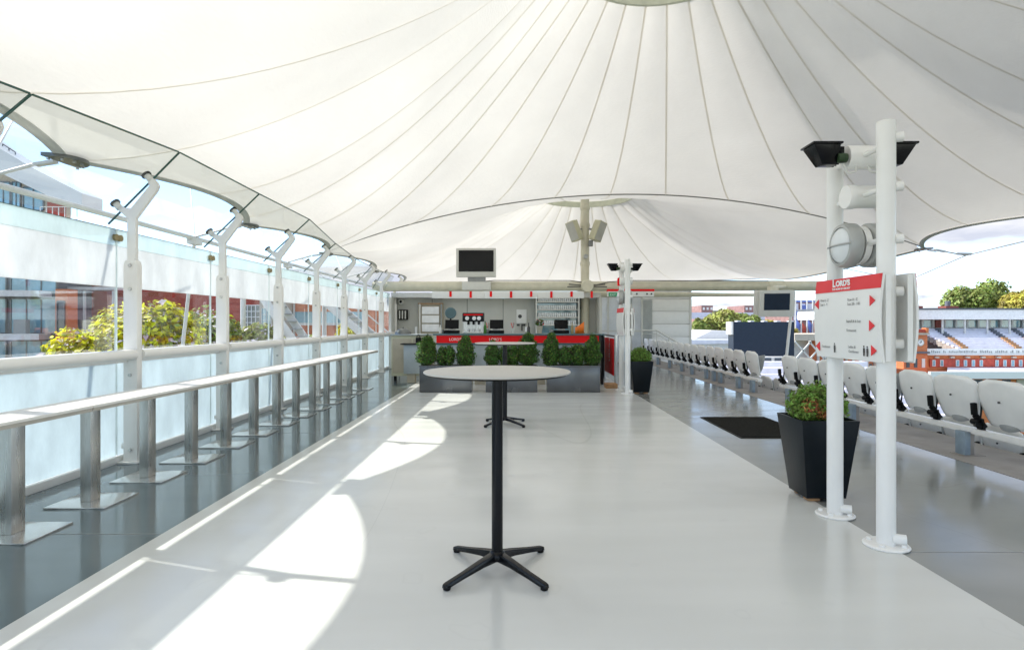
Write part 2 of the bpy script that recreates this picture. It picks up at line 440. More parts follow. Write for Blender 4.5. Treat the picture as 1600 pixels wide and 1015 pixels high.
def text(s, size, origin, xdir, ydir, m, parent, world=True, ext=0.0015, align='LEFT', name='lettering', sx=1.0, offset=0.0):
    c = bpy.data.curves.new('lettering', 'FONT'); c.body = s; c.size = size; c.extrude = ext; c.align_x = align; c.offset = offset
    c.space_line = 1.05
    o = bpy.data.objects.new('tmp', c); COL.objects.link(o)
    bpy.context.view_layer.update()
    me = bpy.data.meshes.new_from_object(o.evaluated_get(bpy.context.evaluated_depsgraph_get()))
    bpy.data.objects.remove(o)
    x = Vector(xdir).normalized() * sx; y = Vector(ydir).normalized(); z = x.cross(y).normalized()
    mt = Matrix((x, y, z)).transposed().to_4x4(); mt.translation = Vector(origin)
    if world and parent is not None:
        r = parent
        while r.parent: r = r.parent
        mt.translation -= r.location
    me.transform(mt); me.materials.clear(); me.materials.append(M[m])
    for p in me.polygons: p.material_index = 0
    q = bpy.data.objects.new(name, me); COL.objects.link(q); q.parent = parent
    return q

rng = np.random.default_rng(3)
def leaves(name, m, parent, blobs, n, size, flat=0.5, shell=0.55, world=True, mats=None, kind=None, up=0.35, lump=0.0):
    """n small folded leaves spread through the ellipsoids in blobs"""
    vol = np.array([b[3] * b[4] * b[5] for b in blobs]) ** 0.67
    cnt = (vol / vol.sum() * n).astype(int) + 1
    P, N = [], []
    for b, c in zip(blobs, cnt):
        d = rng.normal(size=(c, 3)); d /= np.linalg.norm(d, axis=1)[:, None]
        rr = shell + (1 - shell) * rng.random(c) ** 0.6
        if lump:
            ph = rng.random(3) * 6
            rr *= 1 + lump * (np.sin(d[:, 0] * 5 + ph[0]) * np.sin(d[:, 1] * 6 + ph[1]) + 0.6 * np.sin(d[:, 2] * 8 + ph[2]))
        P.append(np.array(b[:3]) + d * rr[:, None] * np.array(b[3:6])); N.append(d)
    P = np.concatenate(P); N = np.concatenate(N); k = len(P)
    N = N + rng.normal(size=(k, 3)) * 0.6 + np.array([0, 0, up]); N /= np.linalg.norm(N, axis=1)[:, None]
    A = np.cross(N, rng.normal(size=(k, 3))); A /= np.linalg.norm(A, axis=1)[:, None]
    B = np.cross(N, A)
    s = size * (0.6 + 0.8 * rng.random(k))[:, None]
    V = np.stack([P - A * s, P - B * s * flat + N * s * 0.2, P + A * s, P + B * s * flat + N * s * 0.2], axis=1).reshape(-1, 3)
    if world and parent is not None:
        r = parent
        while r.parent: r = r.parent
        V = V - np.array(r.location)
    me = bpy.data.meshes.new(name)
    me.vertices.add(4 * k); me.vertices.foreach_set('co', V.astype(np.float32).ravel())
    idx = np.arange(4 * k).reshape(k, 4)
    F = np.concatenate([idx[:, [0, 1, 2]], idx[:, [0, 2, 3]]], axis=1).reshape(-1)
    me.loops.add(6 * k); me.loops.foreach_set('vertex_index', F.astype(np.int32))
    me.polygons.add(2 * k)
    me.polygons.foreach_set('loop_start', (np.arange(2 * k) * 3).astype(np.int32))
    me.polygons.foreach_set('loop_total', np.full(2 * k, 3, np.int32))
    me.update(calc_edges=True); me.validate()
    mats = mats or [m]
    for q in mats: me.materials.append(M[q])
    if len(mats) > 1:
        w = np.repeat(rng.choice(len(mats), size=k, p=np.array([0.75] + [0.25 / (len(mats) - 1)] * (len(mats) - 1))), 2)
        me.polygons.foreach_set('material_index', w.astype(np.int32))
    o = bpy.data.objects.new(name, me); COL.objects.link(o)
    if parent is not None: o.parent = parent
    if kind: o['kind'] = kind
    return o

ORD = ['first', 'second', 'third', 'fourth', 'fifth', 'sixth', 'seventh', 'eighth', 'ninth', 'tenth', 'eleventh', 'twelfth', 'thirteenth',
       'fourteenth', 'fifteenth', 'sixteenth', 'seventeenth', 'eighteenth', 'nineteenth', 'twentieth', 'twenty-first', 'twenty-second', 'twenty-third', 'twenty-fourth', 'twenty-fifth', 'twenty-sixth', 'twenty-seventh', 'twenty-eighth', 'twenty-ninth', 'thirtieth', 'thirty-first', 'thirty-second']

# ================================================================== THE SETTING
b = MB(); b.box(-400, 400, -200, 800, -10.5, -10)
structure(b.build('ground', 'ground'))
b = MB()
n = 48; cx, cyy = 48, 18
b.add([(cx + 34 * math.cos(2 * PI * i / n), cyy + 32 * math.sin(2 * PI * i / n), -9.99) for i in range(n)], [tuple(range(n))])
structure(b.build('playing_field', 'grass'))
YB, YE = -6.0, 23.0
b = MB(); b.box(-2.30, 2.28, YB, YE, -0.30, 0.004)
structure(b.build('floor', 'floor_light', bevel=0))
b = MB(); b.box(-4.00, -2.302, YB, YE, -0.30, 0.0)
structure(b.build('floor', 'floor_dark_reflection_tint'))
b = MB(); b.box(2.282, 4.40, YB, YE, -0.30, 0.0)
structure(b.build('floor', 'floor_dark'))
b = MB(); b.box(4.425, 5.26, YB, YE, -0.30, -0.002)
structure(b.build('floor', 'concrete'))
b = MB(); b.box(4.40, 4.425, YB, YE, -0.30, -0.012)
structure(b.build('floor_joint', 'joint'))
for i, y in enumerate((3.52, 7.05, 10.6, 14.1, 17.6)):
    b = MB(); b.box(2.284, 4.398, y - 0.004, y + 0.004, 0.0002, 0.0012); structure(b.build('floor_joint', 'seat_grey'))
    b = MB(); b.box(-3.86, -2.304, y + 0.3 - 0.004, y + 0.3 + 0.004, 0.0002, 0.0012); structure(b.build('floor_joint', 'seat_grey'))
# stepped concrete terraces under the lower rows of seats
for i in range(5):
    b = MB(); b.box(5.265 + i * 0.85, 5.265 + (i + 1) * 0.85 - 0.003, YB, 24, -9.9, -0.62 * (i + 1))
    structure(b.build('terrace_step', 'concrete'))
b = MB(); b.box(-4.0, 5.26, YB, YE, -9.95, -0.305)
structure(b.build('podium', 'render_white'))

# ================================================================== TENT CANOPIES
NS = 26
PLX = -4.65
def scallop(y, cusps, x0, sag, sign):
    for a, c in zip(cusps[:-1], cusps[1:]):
        if a <= y <= c:
            u = (y - a) / (c - a)
            return x0 - sign * sag * (math.sin(PI * u) ** 0.88)
    return x0
def arch(x, zl, zr_, top, xl=-4.65, xr=9.75):
    u = (x - xl) / (xr - xl); u = min(max(u, 0), 1)
    return zl + (zr_ - zl) * u + (top - (zl + zr_) / 2) * (1 - (2 * u - 1) ** 2)
def canopy(label, cx, cy_, Rr, zr, yn, yf, topn, topf, lc, rc, lsag, rsag, p=1.65, grp='white tent canopies over the terrace', rb=0.05):
    root = thing('tent_canopy', label, 'canopy', (cx, cy_, zr), grp)
    XL, XR = PLX, 9.75
    zL, zR = 3.04, 3.15
    def inside(x, y):
        if not (yn < y < yf): return False
        return scallop(y, lc, XL, lsag, -1) < x < scallop(y, rc, XR, rsag, 1)
    def bound(a):
        dx, dy = math.sin(a), math.cos(a)
        lo, hi = Rr + 0.2, 14.0
        r = lo
        while r < hi and inside(cx + dx * r, cy_ + dy * r): r += 0.08
        a0, a1 = r - 0.08, r
        for _ in range(14):
            mid = (a0 + a1) / 2
            if inside(cx + dx * mid, cy_ + dy * mid): a0 = mid
            else: a1 = mid
        r = a0; x, y = cx + dx * r, cy_ + dy * r
        if abs(y - yf) < 0.02: z = arch(x, zL, zR, topf)
        elif abs(y - yn) < 0.02: z = arch(x, zL, zR, topn)
        else:
            z = zL if x < cx else zR
            cs = lc if x < cx else rc
            for c0, c1 in zip(cs[:-1], cs[1:]):
                if c0 <= y <= c1: z += (0.05 if x < cx else rb) * math.sin(PI * (y - c0) / (c1 - c0))
        return r, z
    T = 20
    def col(a, drop=0.0):
        r, z = bound(a); out = []
        for k in range(T + 1):
            t = (k / T)
            rr = Rr + (r - Rr) * t
            zz = z + (zr - z) * (1 - t) ** p - drop
            out.append((cx + math.sin(a) * rr, cy_ + math.cos(a) * rr, zz))
        return out
    step = 2 * PI / NS; SUB = 8
    for i in range(NS):
        a0 = i * step; rows = []
        for j in range(SUB + 1):
            u = j / SUB
            c = col(a0 + step * u)
            # shallow scallop of each gore between its seams near the ring
            c = [(x, y, z + 0.05 * math.sin(PI * u) * (1 - k / T) ** 2) for k, (x, y, z) in enumerate(c)]
            rows.append(c)
        MB().grid(rows).build('fabric_panel', 'fabric', root, world=True, recalc=False)
    for i in range(NS):
        a = i * step
        ctr = col(a, 0.012); w = 0.018
        # ribbon of double fabric along the seam
        px, py = math.cos(a) * w, -math.sin(a) * w
        L = [(x - px, y - py, z) for x, y, z in ctr]; Rg = [(x + px, y + py, z) for x, y, z in ctr]
        MB().grid([L, Rg]).build('seam', 'fabric_seam', root, world=True, recalc=False)
    # edge cables / belts
    def edge(nm, pts, r, m):
        MB().path(pts, r, 6).build(nm, m, root, world=True)
    for xs, cs, sg, sgn, z0 in ((XL, lc, lsag, -1, zL), (XR, rc, rsag, 1, zR)):
        for c0, c1 in zip(cs[:-1], cs[1:]):
            rows = []
            for k in range(25):
                y = c0 + (c1 - c0) * k / 24
                x = scallop(y, cs, xs, sg, sgn); z = z0 + (0.05 if sgn < 0 else rb) * math.sin(PI * k / 24)
                rows.append([(x, y, z - 0.02), (x + 0.11 * (1 if sgn < 0 else -1), y, z - 0.012)])
            MB().grid(rows).build('edge_belt', 'fabric_edge', root, world=True, solid=0.012, recalc=False)
    for yy, top in ((yf, topf),):
        pts = [(XL + (XR - XL) * k / 40, yy, arch(XL + (XR - XL) * k / 40, zL, zR, top) - 0.01) for k in range(41)]
        edge('ridge_cable', pts, 0.017, 'cable')
    # ring at the peak
    MB().lathe([(Rr - 0.03, zr - 0.02), (Rr + 0.03, zr - 0.02), (Rr + 0.03, zr + 0.16), (Rr - 0.03, zr + 0.16), (Rr - 0.03, zr - 0.02)], (cx, cy_, 0), 52, caps=False).build('peak_ring', 'ring_green', root, world=True)
    MB().lathe([(Rr, zr + 0.16), (Rr * 0.6, zr + 0.5), (0.15, zr + 0.75), (0.001, zr + 0.75)], (cx, cy_, 0), 52, caps=False).build('peak_cap', 'fabric', root, world=True)
    return root
c1 = canopy('large white ribbed fabric cone overhead, nearest one', 2.2, 8.6, 1.45, 6.80, 1.96, 14.0, 4.44, 4.44,
            [1.96, 5.96, 9.95, 14.0], [1.96, 8.4, 14.0], 0.58, 1.30)
c2 = canopy('white ribbed fabric cone seen beneath the arch, above the bar', 2.2, 18.7, 1.45, 5.35, 14.01, 23.4, 4.43, 3.0,
            [14.01, 18.7, 23.4], [14.01, 23.4], 0.5, 0.6, p=1.75, rb=-0.3)
c0 = canopy('unseen white fabric cone added behind the viewpoint for shade', 2.2, -3.8, 1.45, 6.6, -9.8, 1.95, 4.4, 4.43,
            [-9.8, -5.9, -1.98, 1.95], [-9.8, -4, 1.95], 0.72, 1.2)  # unseen cone added to shade the floor from the open sky behind

# corner plates where the canopy edge is clamped
def corner_plate(y, label, x=PLX, z=3.03, sgn=1):
    t = thing('clamp_plate', label, 'clamp plate', (x, y, z), 'clamp plates along the canopy edge')
    pts = []
    for k in range(13):
        a = -PI / 2 + PI * k / 12
        pts.append((0.02 * sgn + 0.25 * math.cos(a) * sgn, 0.24 * math.sin(a)))
    n = len(pts)
    b = MB(); b.add([(p[0], p[1], -0.035) for p in pts] + [(p[0], p[1], 0.0) for p in pts],
                    [tuple(range(n)), tuple(range(n, 2 * n))[::-1]] + [(i, n + i, n + (i + 1) % n, (i + 1) % n) for i in range(n)])
    b.build('plate', 'steel_dark', t)
    for k in range(1, 12, 2):
        a = -PI / 2 + PI * k / 12
        MB().lathe([(0.016, -0.06), (0.016, -0.03)], (0.215 * math.cos(a) * sgn, 0.20 * math.sin(a), 0), 8).build('bolt', 'steel', t)
    MB().bar((-0.02 * sgn, 0, -0.03), (-0.22 * sgn, 0, -0.06), 0.07, 0.03).build('lug', 'plastic_white', t)
    return t
for y, l in ((1.96, 'dark steel canopy clamp plate beyond the left glass, out of shot nearest'), (5.96, 'dark half-round steel clamp plate at upper left of canopy edge'),
             (9.95, 'half-round canopy clamp plate above the second glass bay'), (14.0, 'canopy clamp plate where the two tents meet on the left'),
             (18.7, 'far left canopy clamp plate near the bar')):
    corner_plate(y, l)
corner_plate(14.0, 'canopy clamp plate at right corner over the stand', 9.75, 3.14, -1)

# outer boundary tube and ties on the left
XT = -5.45
t = thing('boundary_tube', 'long pale steel tube running outside the glass below the canopy edge', 'steel tube', (XT, 0, 2.8))
MB().path([(XT, y, 2.84 - 0.004 * y) for y in range(0, 25, 2)], 0.035, 10).build('tube', 'plastic_white', t, world=True)
for y in (1.96, 5.96, 9.95, 14.0, 18.7):
    MB().box(XT - 0.06, XT + 0.06, y - 0.14, y + 0.14, 2.73 - 0.004 * y, 2.83 - 0.004 * y).build('node', 'plastic_white', t, world=True, bevel=0.01)
    MB().tube((XT, y, 2.82), (PLX - 0.25, y, 2.97), 0.018).build('tie_rod', 'plastic_white', t, world=True)
    MB().tube((XT, y, 2.76), (XT - 0.15, y - 0.35, -0.3), 0.028).build('strut', 'plastic_white', t, world=True)
    MB().tube((XT, y, 2.80), (XT - 1.2, y + 2.0, 4.4), 0.012).build('stay', 'plastic_white', t, world=True)

# ================================================================== GLASS SCREEN WALL ON THE LEFT
GX = -3.92
PX = -3.78
POSTY = [5.79 + 1.768 * k for k in range(-2, 8)]       # index 2 = first one in view
wall = thing('glass_screen', 'white-posted glass windscreen along the left side of the terrace', 'glass screen', (GX, 5.79, 0))
top_edge = {-2: (-3.32, 2.80), -1: (-3.32, 2.93), 0: (-3.32, 3.045), 1: (-3.31, 3.025), 2: (-3.29, 3.01), 3: (-3.42, 2.87), 4: (-3.51, 2.77), 5: (-3.62, 2.77), 6: (-3.74, 2.80), 7: (-3.80, 2.80)}
def post_mesh():
    # flat plate outline in xz (local x about 0 = PX)
    lower = [(-0.068, 0.02), (0.068, 0.02), (0.068, 1.93), (0.055, 1.975), (0.028, 1.99), (-0.028, 1.99), (-0.055, 1.975), (-0.068, 1.93)]
    upper = [(-0.043, 1.96), (0.043, 1.96), (0.043, 2.395), (0.245, 2.665), (0.262, 2.71), (0.25, 2.745), (0.205, 2.79), (0.165, 2.79), (0.15, 2.765), (0.175, 2.715),
             (-0.01, 2.49), (-0.075, 2.50), (-0.115, 2.525), (-0.14, 2.50), (-0.125, 2.47), (-0.043, 2.395)]
    return lower, upper
lower, upper = post_mesh()
LO = UP = None
for k, y in enumerate(POSTY):
    q = k - 2
    P = MB().prism([(PX + x, z) for x, z in lower], y - 0.04, y + 0.04).build('post', 'white_paint', wall, world=True, bevel=0.008)
    MB().prism([(PX + x, z) for x, z in upper], y - 0.022, y + 0.022).build('post_arm', 'white_paint', P, world=True, bevel=0.006)
    for z in (0.13, 0.86, 1.70, 1.93):
        MB().lathe([(0.0, y - 0.052), (0.016, y - 0.052), (0.016, y - 0.04)], (PX, 0, z), 12, 'y').build('bolt', 'steel', P, world=True)
    for (x, z) in ((PX + 0.17, 2.78), (PX - 0.135, 2.505)):   # clamp discs gripping the slanted glass
        MB().tube((x + 0.01, y, z - 0.01), (x - 0.03, y, z + 0.035), 0.032, n=14).build('clamp_disc', 'white_paint', P, world=True)
        MB().tube((x - 0.03, y, z + 0.035), (x - 0.042, y, z + 0.048), 0.047, n=14).build('gasket', 'black_matt', P, world=True)
    MB().box(PX - 0.10, PX + 0.10, y - 0.09, y + 0.09, 0.001, 0.022).build('foot', 'white_paint', P, world=True, bevel=0.006)
    MB().box(GX + 0.045, PX - 0.07, y - 0.03, y + 0.03, 0.14, 0.19).build('bracket', 'white_paint', P, world=True, bevel=0.006)
    if k < len(POSTY) - 1:
        y2 = POSTY[k + 1]; ym = y - 0.03; yn2 = y2 - 0.045
        MB().box(GX - 0.006, GX + 0.006, ym, yn2, 0.075, 1.0).build('frosted_pane', 'glass_frost', wall, world=True)
        u = MB().box(GX - 0.006, GX + 0.006, ym, yn2, 1.105, 1.715).build('clear_pane', 'glass_clear', wall, world=True)
        MB().box(GX - 0.006, GX + 0.006, ym, yn2, 1.717, 2.12).build('frosted_band', 'glass_frost_white', wall, world=True)
        MB().box(GX - 0.006, GX + 0.006, ym, yn2, 2.122, 2.28).build('pale_band', 'glass_half', wall, world=True)
        MB().box(GX - 0.0065, GX + 0.0065, ym, yn2, 2.281, 2.285).build('pane_edge', 'glass_edge', wall, world=True)
        b = MB()
        for yy in (ym, yn2): b.box(GX - 0.008, GX + 0.008, yy - 0.002, yy + 0.002, 0.08, 2.28)
        b.build('pane_edge', 'glass_edge_pale', wall, world=True)
        b = MB(); b.tube((GX - 0.03, ym - 0.035, 2.20), (GX + 0.03, ym - 0.035, 2.20), 0.032, n=12); b.tube((GX - 0.03, ym + 0.028, 2.20), (GX + 0.03, ym + 0.028, 2.20), 0.032, n=12)
        b.build('pane_clamp', 'brass', wall, world=True)
        # round top rail between posts and its bracket
        b = MB(); b.tube((-3.74, y + 0.05, 1.062), (-3.74, y2 - 0.05, 1.062), 0.052, n=20)
        b.build('rail', 'white_paint', wall, world=True)
        MB().box(GX - 0.02, -3.80, y + 0.045, y2 - 0.045, 0.985, 1.10).build('rail_channel', 'white_paint', wall, world=True, bevel=0.004)
        MB().box(GX - 0.05, GX + 0.04, y - 0.03, y2 - 0.035, 0.0, 0.07).build('kerb', 'white_paint', wall, world=True, bevel=0.005)
        # slanted clear glass above, clamped by the arms
        (xa, za), (xb, zb) = top_edge[q], top_edge[q + 1]
        off = 0.03; lx, lz = -4.02, 2.34
        g = 0.012
        A = Vector((lx, y + g, lz)); B = Vector((lx, y2 - g, lz)); C = Vector((xb, y2 - g, zb)); D = Vector((xa, y + g, za))
        nrm = Vector((-0.707, 0, 0.707)) * 0.006
        MB().hexa([A - nrm, B - nrm, C - nrm, D - nrm, A + nrm, B + nrm, C + nrm, D + nrm]).build('slanted_pane', 'glass_cant', wall, world=True)
        MB().bar(D, C, 0.011, 0.013).build('slanted_pane_edge', 'glass_edge', wall, world=True)
        MB().bar(D - Vector((0, g, 0)), A - Vector((0, g, 0)), 0.014, 0.014).build('slanted_pane_edge', 'glass_edge', wall, world=True)
# end panel closing the wall by the bar
MB().box(-3.86, -3.60, 17.95, 18.03, 0.0, 1.02).build('end_panel', 'white_paint', wall, world=True, bevel=0.006)

# ================================================================== LONG LEANING COUNTER WITH PEDESTALS
ctr = thing('leaning_counter', 'long narrow white drinks counter on square steel pedestals along the glass', 'counter', (-3.24, 7.3, 0))
b0 = 2.2
LEGY = [3.82 + 0.70 * k for k in range(-2, 13)]
ys = [2.0, 4.17, 6.27, 8.37, 10.47, 12.72]
for a, c in zip(ys[:-1], ys[1:]):
    bd = MB().box(-3.36, -3.00, a + 0.003, c - 0.003, 0.766, 0.786).build('counter_board', 'counter_white', ctr, world=True, bevel=0.003)
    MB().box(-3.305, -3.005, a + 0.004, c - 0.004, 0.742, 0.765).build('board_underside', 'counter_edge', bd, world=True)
for y in LEGY:
    lg = MB().box(-3.315, -3.235, y - 0.055, y + 0.055, 0.013, 0.741).build('pedestal', 'steel', ctr, world=True, bevel=0.005)
    MB().box(-3.48, -3.03, y - 0.20, y + 0.20, 0.001, 0.013).build('base_plate', 'plate_steel', lg, world=True, bevel=0.002)

# ================================================================== HIGH TABLES
def make_table(label, loc):
    t = thing('high_table', label, 'high table', loc, 'round poseur tables')
    MB().lathe([(0.001, 1.091), (0.398, 1.091), (0.405, 1.095), (0.405, 1.101), (0.401, 1.104), (0.001, 1.104)], n=72).build('table_top', 'table_top', t)
    MB().lathe([(0.001, 1.082), (0.385, 1.082), (0.392, 1.0905), (0.001, 1.0905)], n=72).build('top_underside', 'black_matt', t)
    MB().lathe([(0.12, 1.068), (0.125, 1.080), (0.001, 1.080)], n=24).build('mounting_plate', 'black_matt', t)
    MB().tube((0, 0, 0.09), (0, 0, 1.07), 0.031, n=28).build('column', 'black_powder', t)
    MB().lathe([(0.001, 0.062), (0.045, 0.062), (0.05, 0.08), (0.044, 0.10), (0.034, 0.112), (0.001, 0.112)], n=28).build('hub', 'black_powder', t)
    for k in range(4):
        a = PI / 4 + k * PI / 2; d = Vector((math.cos(a), math.sin(a), 0)); s = Vector((-d.y, d.x, 0))
        def ring(r, w, z0, z1): 
            c = d * r; return [c - s * w + Vector((0, 0, z0)), c + s * w + Vector((0, 0, z0)), c + s * w * 0.72 + Vector((0, 0, z1)), c - s * w * 0.72 + Vector((0, 0, z1))]
        rs = [ring(0.02, 0.03, 0.062, 0.106), ring(0.12, 0.025, 0.054, 0.088), ring(0.25, 0.021, 0.034, 0.06), ring(0.355, 0.020, 0.016, 0.040), ring(0.372, 0.017, 0.014, 0.034)]
        vs = [p for r_ in rs for p in r_]
        fs = [(k2 * 4 + i, k2 * 4 + (i + 1) % 4, (k2 + 1) * 4 + (i + 1) % 4, (k2 + 1) * 4 + i) for k2 in range(4) for i in range(4)] + [(0, 3, 2, 1), (16, 17, 18, 19)]
        lg = MB().add(vs, fs).build('leg', 'black_powder', t, bevel=0.004)
        c = d * 0.352
        MB().lathe([(0.017, 0.0045), (0.02, 0.008), (0.019, 0.03)], (c.x, c.y, 0), 14).build('foot', 'black_matt', lg)
    return t
tb = make_table('near round high table with black column, in the foreground', (-0.11, 3.26, 0))
dup(tb, (-0.165, 7.95, 0), 'far round high table in front of the hedge planters')

# ================================================================== PLANTERS AND TOPIARY IN FRONT OF THE BAR
PY = 11.63
def box_planter(label, x0, x1, zt=0.53):
    t = thing('box_planter', label, 'planter', ((x0 + x1) / 2, PY + 0.2, 0), 'grey metal planters before the bar')
    b = MB(); b.box(x0, x1, PY, PY + 0.42, 0.006, zt - 0.02)
    b.build('body', 'planter_grey', t, world=True, bevel=0.006)
    b = MB()
    b.box(x0 - 0.008, x1 + 0.008, PY - 0.008, PY + 0.02, zt - 0.019, zt); b.box(x0 - 0.008, x1 + 0.008, PY + 0.40, PY + 0.428, zt - 0.019, zt)
    b.box(x0 - 0.008, x0 + 0.02, PY + 0.021, PY + 0.399, zt - 0.019, zt); b.box(x1 - 0.02, x1 + 0.008, PY + 0.021, PY + 0.399, zt - 0.019, zt)
    b.build('rim', 'planter_grey', t, world=True)
    MB().box(x0 + 0.021, x1 - 0.021, PY + 0.021, PY + 0.399, zt - 0.019, zt - 0.012).build('soil', 'soil', t, world=True)
    return t
box_planter('left grey metal box planter in front of the bar', -1.93, -0.90)
box_planter('middle grey metal box planter behind the far table', -0.62, 0.40)
box_planter('right grey metal box planter beside the red banner', 0.59, 1.64)
def shrub(label, x, w, h, kind='cone', z=0.52, y=PY + 0.2):
    w = w * (1.02 if kind == 'cone' else 1.15)
    t = thing('conical_shrub' if kind == 'cone' else 'low_shrub', label, 'shrub', (x, y, z), 'clipped shrubs in the grey planters')
    MB().tube((x, y, z - 0.005), (x, y, z + h * 0.5), 0.014, 0.008, 8).build('stem', 'bark', t, world=True)
    if kind == 'cone':
        bl = [(x, y, z + h * 0.30, w * 0.5, 0.19, h * 0.32), (x, y, z + h * 0.55, w * 0.43, 0.17, h * 0.34), (x + 0.01, y, z + h * 0.78, w * 0.26, 0.11, h * 0.25)]
    else:
        bl = [(x - w * 0.22, y, z + h * 0.45, w * 0.32, 0.17, h * 0.5), (x + w * 0.2, y, z + h * 0.5, w * 0.33, 0.17, h * 0.55)]
    leaves('foliage', 'leaf_topiary', t, bl, int(5000 * (w * h) / 0.16), 0.0185, shell=0.4, kind='stuff', lump=0.13, mats=['leaf_topiary', 'leaf_topiary_bright', 'leaf_topiary_dry'])
    return t
px2x = lambda px: (px - 808) * 11.83 / 920
shrub('tall rounded shrub at left end of the left planter', px2x(667), 0.45, 0.60)
shrub('low dark shrub second from left in the left planter', px2x(697), 0.30, 0.40, 'low')
shrub('upright egg-shaped shrub at right of the left planter', px2x(727), 0.40, 0.60)
shrub('dark conical shrub at left of the middle planter', px2x(769), 0.33, 0.50)
shrub('low shrub behind the far table column', px2x(796), 0.34, 0.42, 'low')
shrub('tall pointed shrub at right of the middle planter', px2x(824), 0.46, 0.66)
shrub('pointed conical shrub at left end of the right planter', px2x(861), 0.37, 0.66)
shrub('broad low shrub in the middle of the right planter', px2x(894), 0.52, 0.42, 'low')
shrub('conical shrub at right end of the right planter', px2x(926), 0.36, 0.62)

# ================================================================== THE BAR
bar = thing('bar_counter', 'long bar counter with a red front and dark teal top', 'bar counter', (0, 13.3, 0))
MB().box(-1.85, 1.85, 12.95, 13.75, 1.10, 1.135).build('counter_top', 'teal_edge', bar, world=True, bevel=0.004)
MB().box(-1.78, 1.80, 12.98, 13.0, 0.935, 1.098).build('red_fascia', 'red', bar, world=True)
MB().box(-1.80, 1.82, 12.99, 13.02, 0.895, 0.933).build('edge_strip', 'teal_edge', bar, world=True)
for k in range(5):
    x0 = -1.78 + k * 0.72
    MB().box(x0 + 0.003, x0 + 0.717, 13.03, 13.06, 0.24, 0.893).build('front_panel', 'counter_body', bar, world=True, bevel=0.003)
for x in (-0.80, 0.48, -1.7, 1.72):
    MB().box(x - 0.14, x + 0.14, 13.10, 13.3, 0.005, 0.26).build('plinth_block', 'beige_board', bar, world=True)
text("LORD'S", 0.085, (-1.50, 12.9785, 0.985), (1, 0, 0), (0, 0, 1), 'letter_white', bar)
text("LORD'S", 0.085, (-0.62, 12.9785, 0.985), (1, 0, 0), (0, 0, 1), 'letter_white', bar)
# drinks cabinet at the left end
t = thing('service_cabinet', 'beige metal service cabinet with padlock at left of bar', 'cabinet', (-2.55, 14.2, 0))
MB().box(-2.98, -2.05, 13.95, 14.55, 0.12, 1.08).build('body', 'speaker_cream', t, world=True, bevel=0.006)
MB().box(-3.0, -2.03, 13.90, 14.57, 1.082, 1.105).build('top', 'counter_body', t, world=True, bevel=0.003)
for x in (-2.9, -2.15): MB().box(x - 0.03, x + 0.03, 14.0, 14.06, 0.001, 0.12).build('leg', 'black_matt', t, world=True)
MB().box(-2.95, -2.5, 13.938, 13.949, 0.2, 1.0).build('door', 'beige_board', t, world=True)
MB().box(-2.47, -2.08, 13.938, 13.949, 0.2, 1.0).build('door', 'beige_board', t, world=True)
t = thing('flap_counter', 'low pale grey flap counter left of the planters', 'counter', (-2.3, 13.4, 0))
MB().box(-2.58, -1.95, 13.38, 13.42, 0.22, 0.88).build('panel', 'counter_body', t, world=True, bevel=0.004)
MB().box(-2.64, -1.9, 13.30, 13.75, 0.882, 0.905).build('top', 'black_matt', t, world=True)
for x in (-2.42, -2.15): MB().box(x - 0.09, x + 0.09, 13.44, 13.6, 0.005, 0.30).build('plinth_block', 'beige_board', t, world=True)
t = thing('padlock', 'black padlock box standing on the cabinet front', 'padlock', (-2.33, 13.92, 0.92))
MB().box(-0.06, 0.06, -0.06, 0.015, -0.01, 0.11).build('body', 'black_matt', t, bevel=0.01)
MB().path([(-0.035, -0.02, 0.11), (-0.035, -0.02, 0.15), (0, -0.02, 0.175), (0.035, -0.02, 0.15), (0.035, -0.02, 0.11)], 0.01).build('shackle', 'black_matt', t)

WY = 18.5
bw = thing('bar_back_wall', 'grey panelled back wall behind the bar', 'wall', (-0.6, WY, 0))
xs = [-3.83, -2.67, -1.57, -0.44, 0.60, 2.56]
for a, c in zip(xs[:-1], xs[1:]):
    MB().box(a + 0.006, c - 0.006, WY, WY + 0.08, 0.005, 2.15).build('wall_panel', 'grey_panel', bw, world=True, bevel=0.004)
MB().box(-3.8, 2.5, WY + 0.03, WY + 0.09, 0.01, 2.14).build('backing', 'black_matt', bw, world=True)
MB().box(-3.85, 2.56, WY - 0.5, WY + 0.1, 2.155, 2.30).build('soffit', 'render_white', bw, world=True, bevel=0.01)
for x in (-3.80, 2.50):
    MB().box(x - 0.04, x + 0.04, WY - 0.9, WY - 0.005, 0.01, 2.15).build('side_panel', 'grey_panel', bw, world=True)
mf = thing('menu_fascia', 'white menu board strip with red tabs above the bar', 'menu board', (-0.3, 17.2, 2.14))
for a, c in ((-2.49, -0.95), (-0.945, 0.6), (0.605, 1.95)):
    MB().box(a, c, 17.20, 17.28, 2.10, 2.30).build('board', 'sign_white', mf, world=True, bevel=0.004)
for k in range(8):
    x = (704 + 31.5 * k - 808) * 17.2 / 920
    MB().box(x - 0.035, x + 0.035, 17.188, 17.199, 2.14 - 0.03 * (k % 2), 2.30).build('red_tab', 'red', mf, world=True)
bb = thing('back_counter', 'low grey counter against the back wall of the bar', 'counter', (-0.6, 18.0, 0))
MB().box(-3.6, 2.4, 17.75, 18.48, 0.98, 1.02).build('counter_top', 'plastic_white', bb, world=True)
MB().box(-3.55, 2.35, 17.80, 18.45, 0.01, 0.975).build('cabinet', 'grey_panel', bb, world=True)

def at(px, py, Y): return ((px - 808) * Y / 920, Y, EYE - (py - 505) * Y / 920)
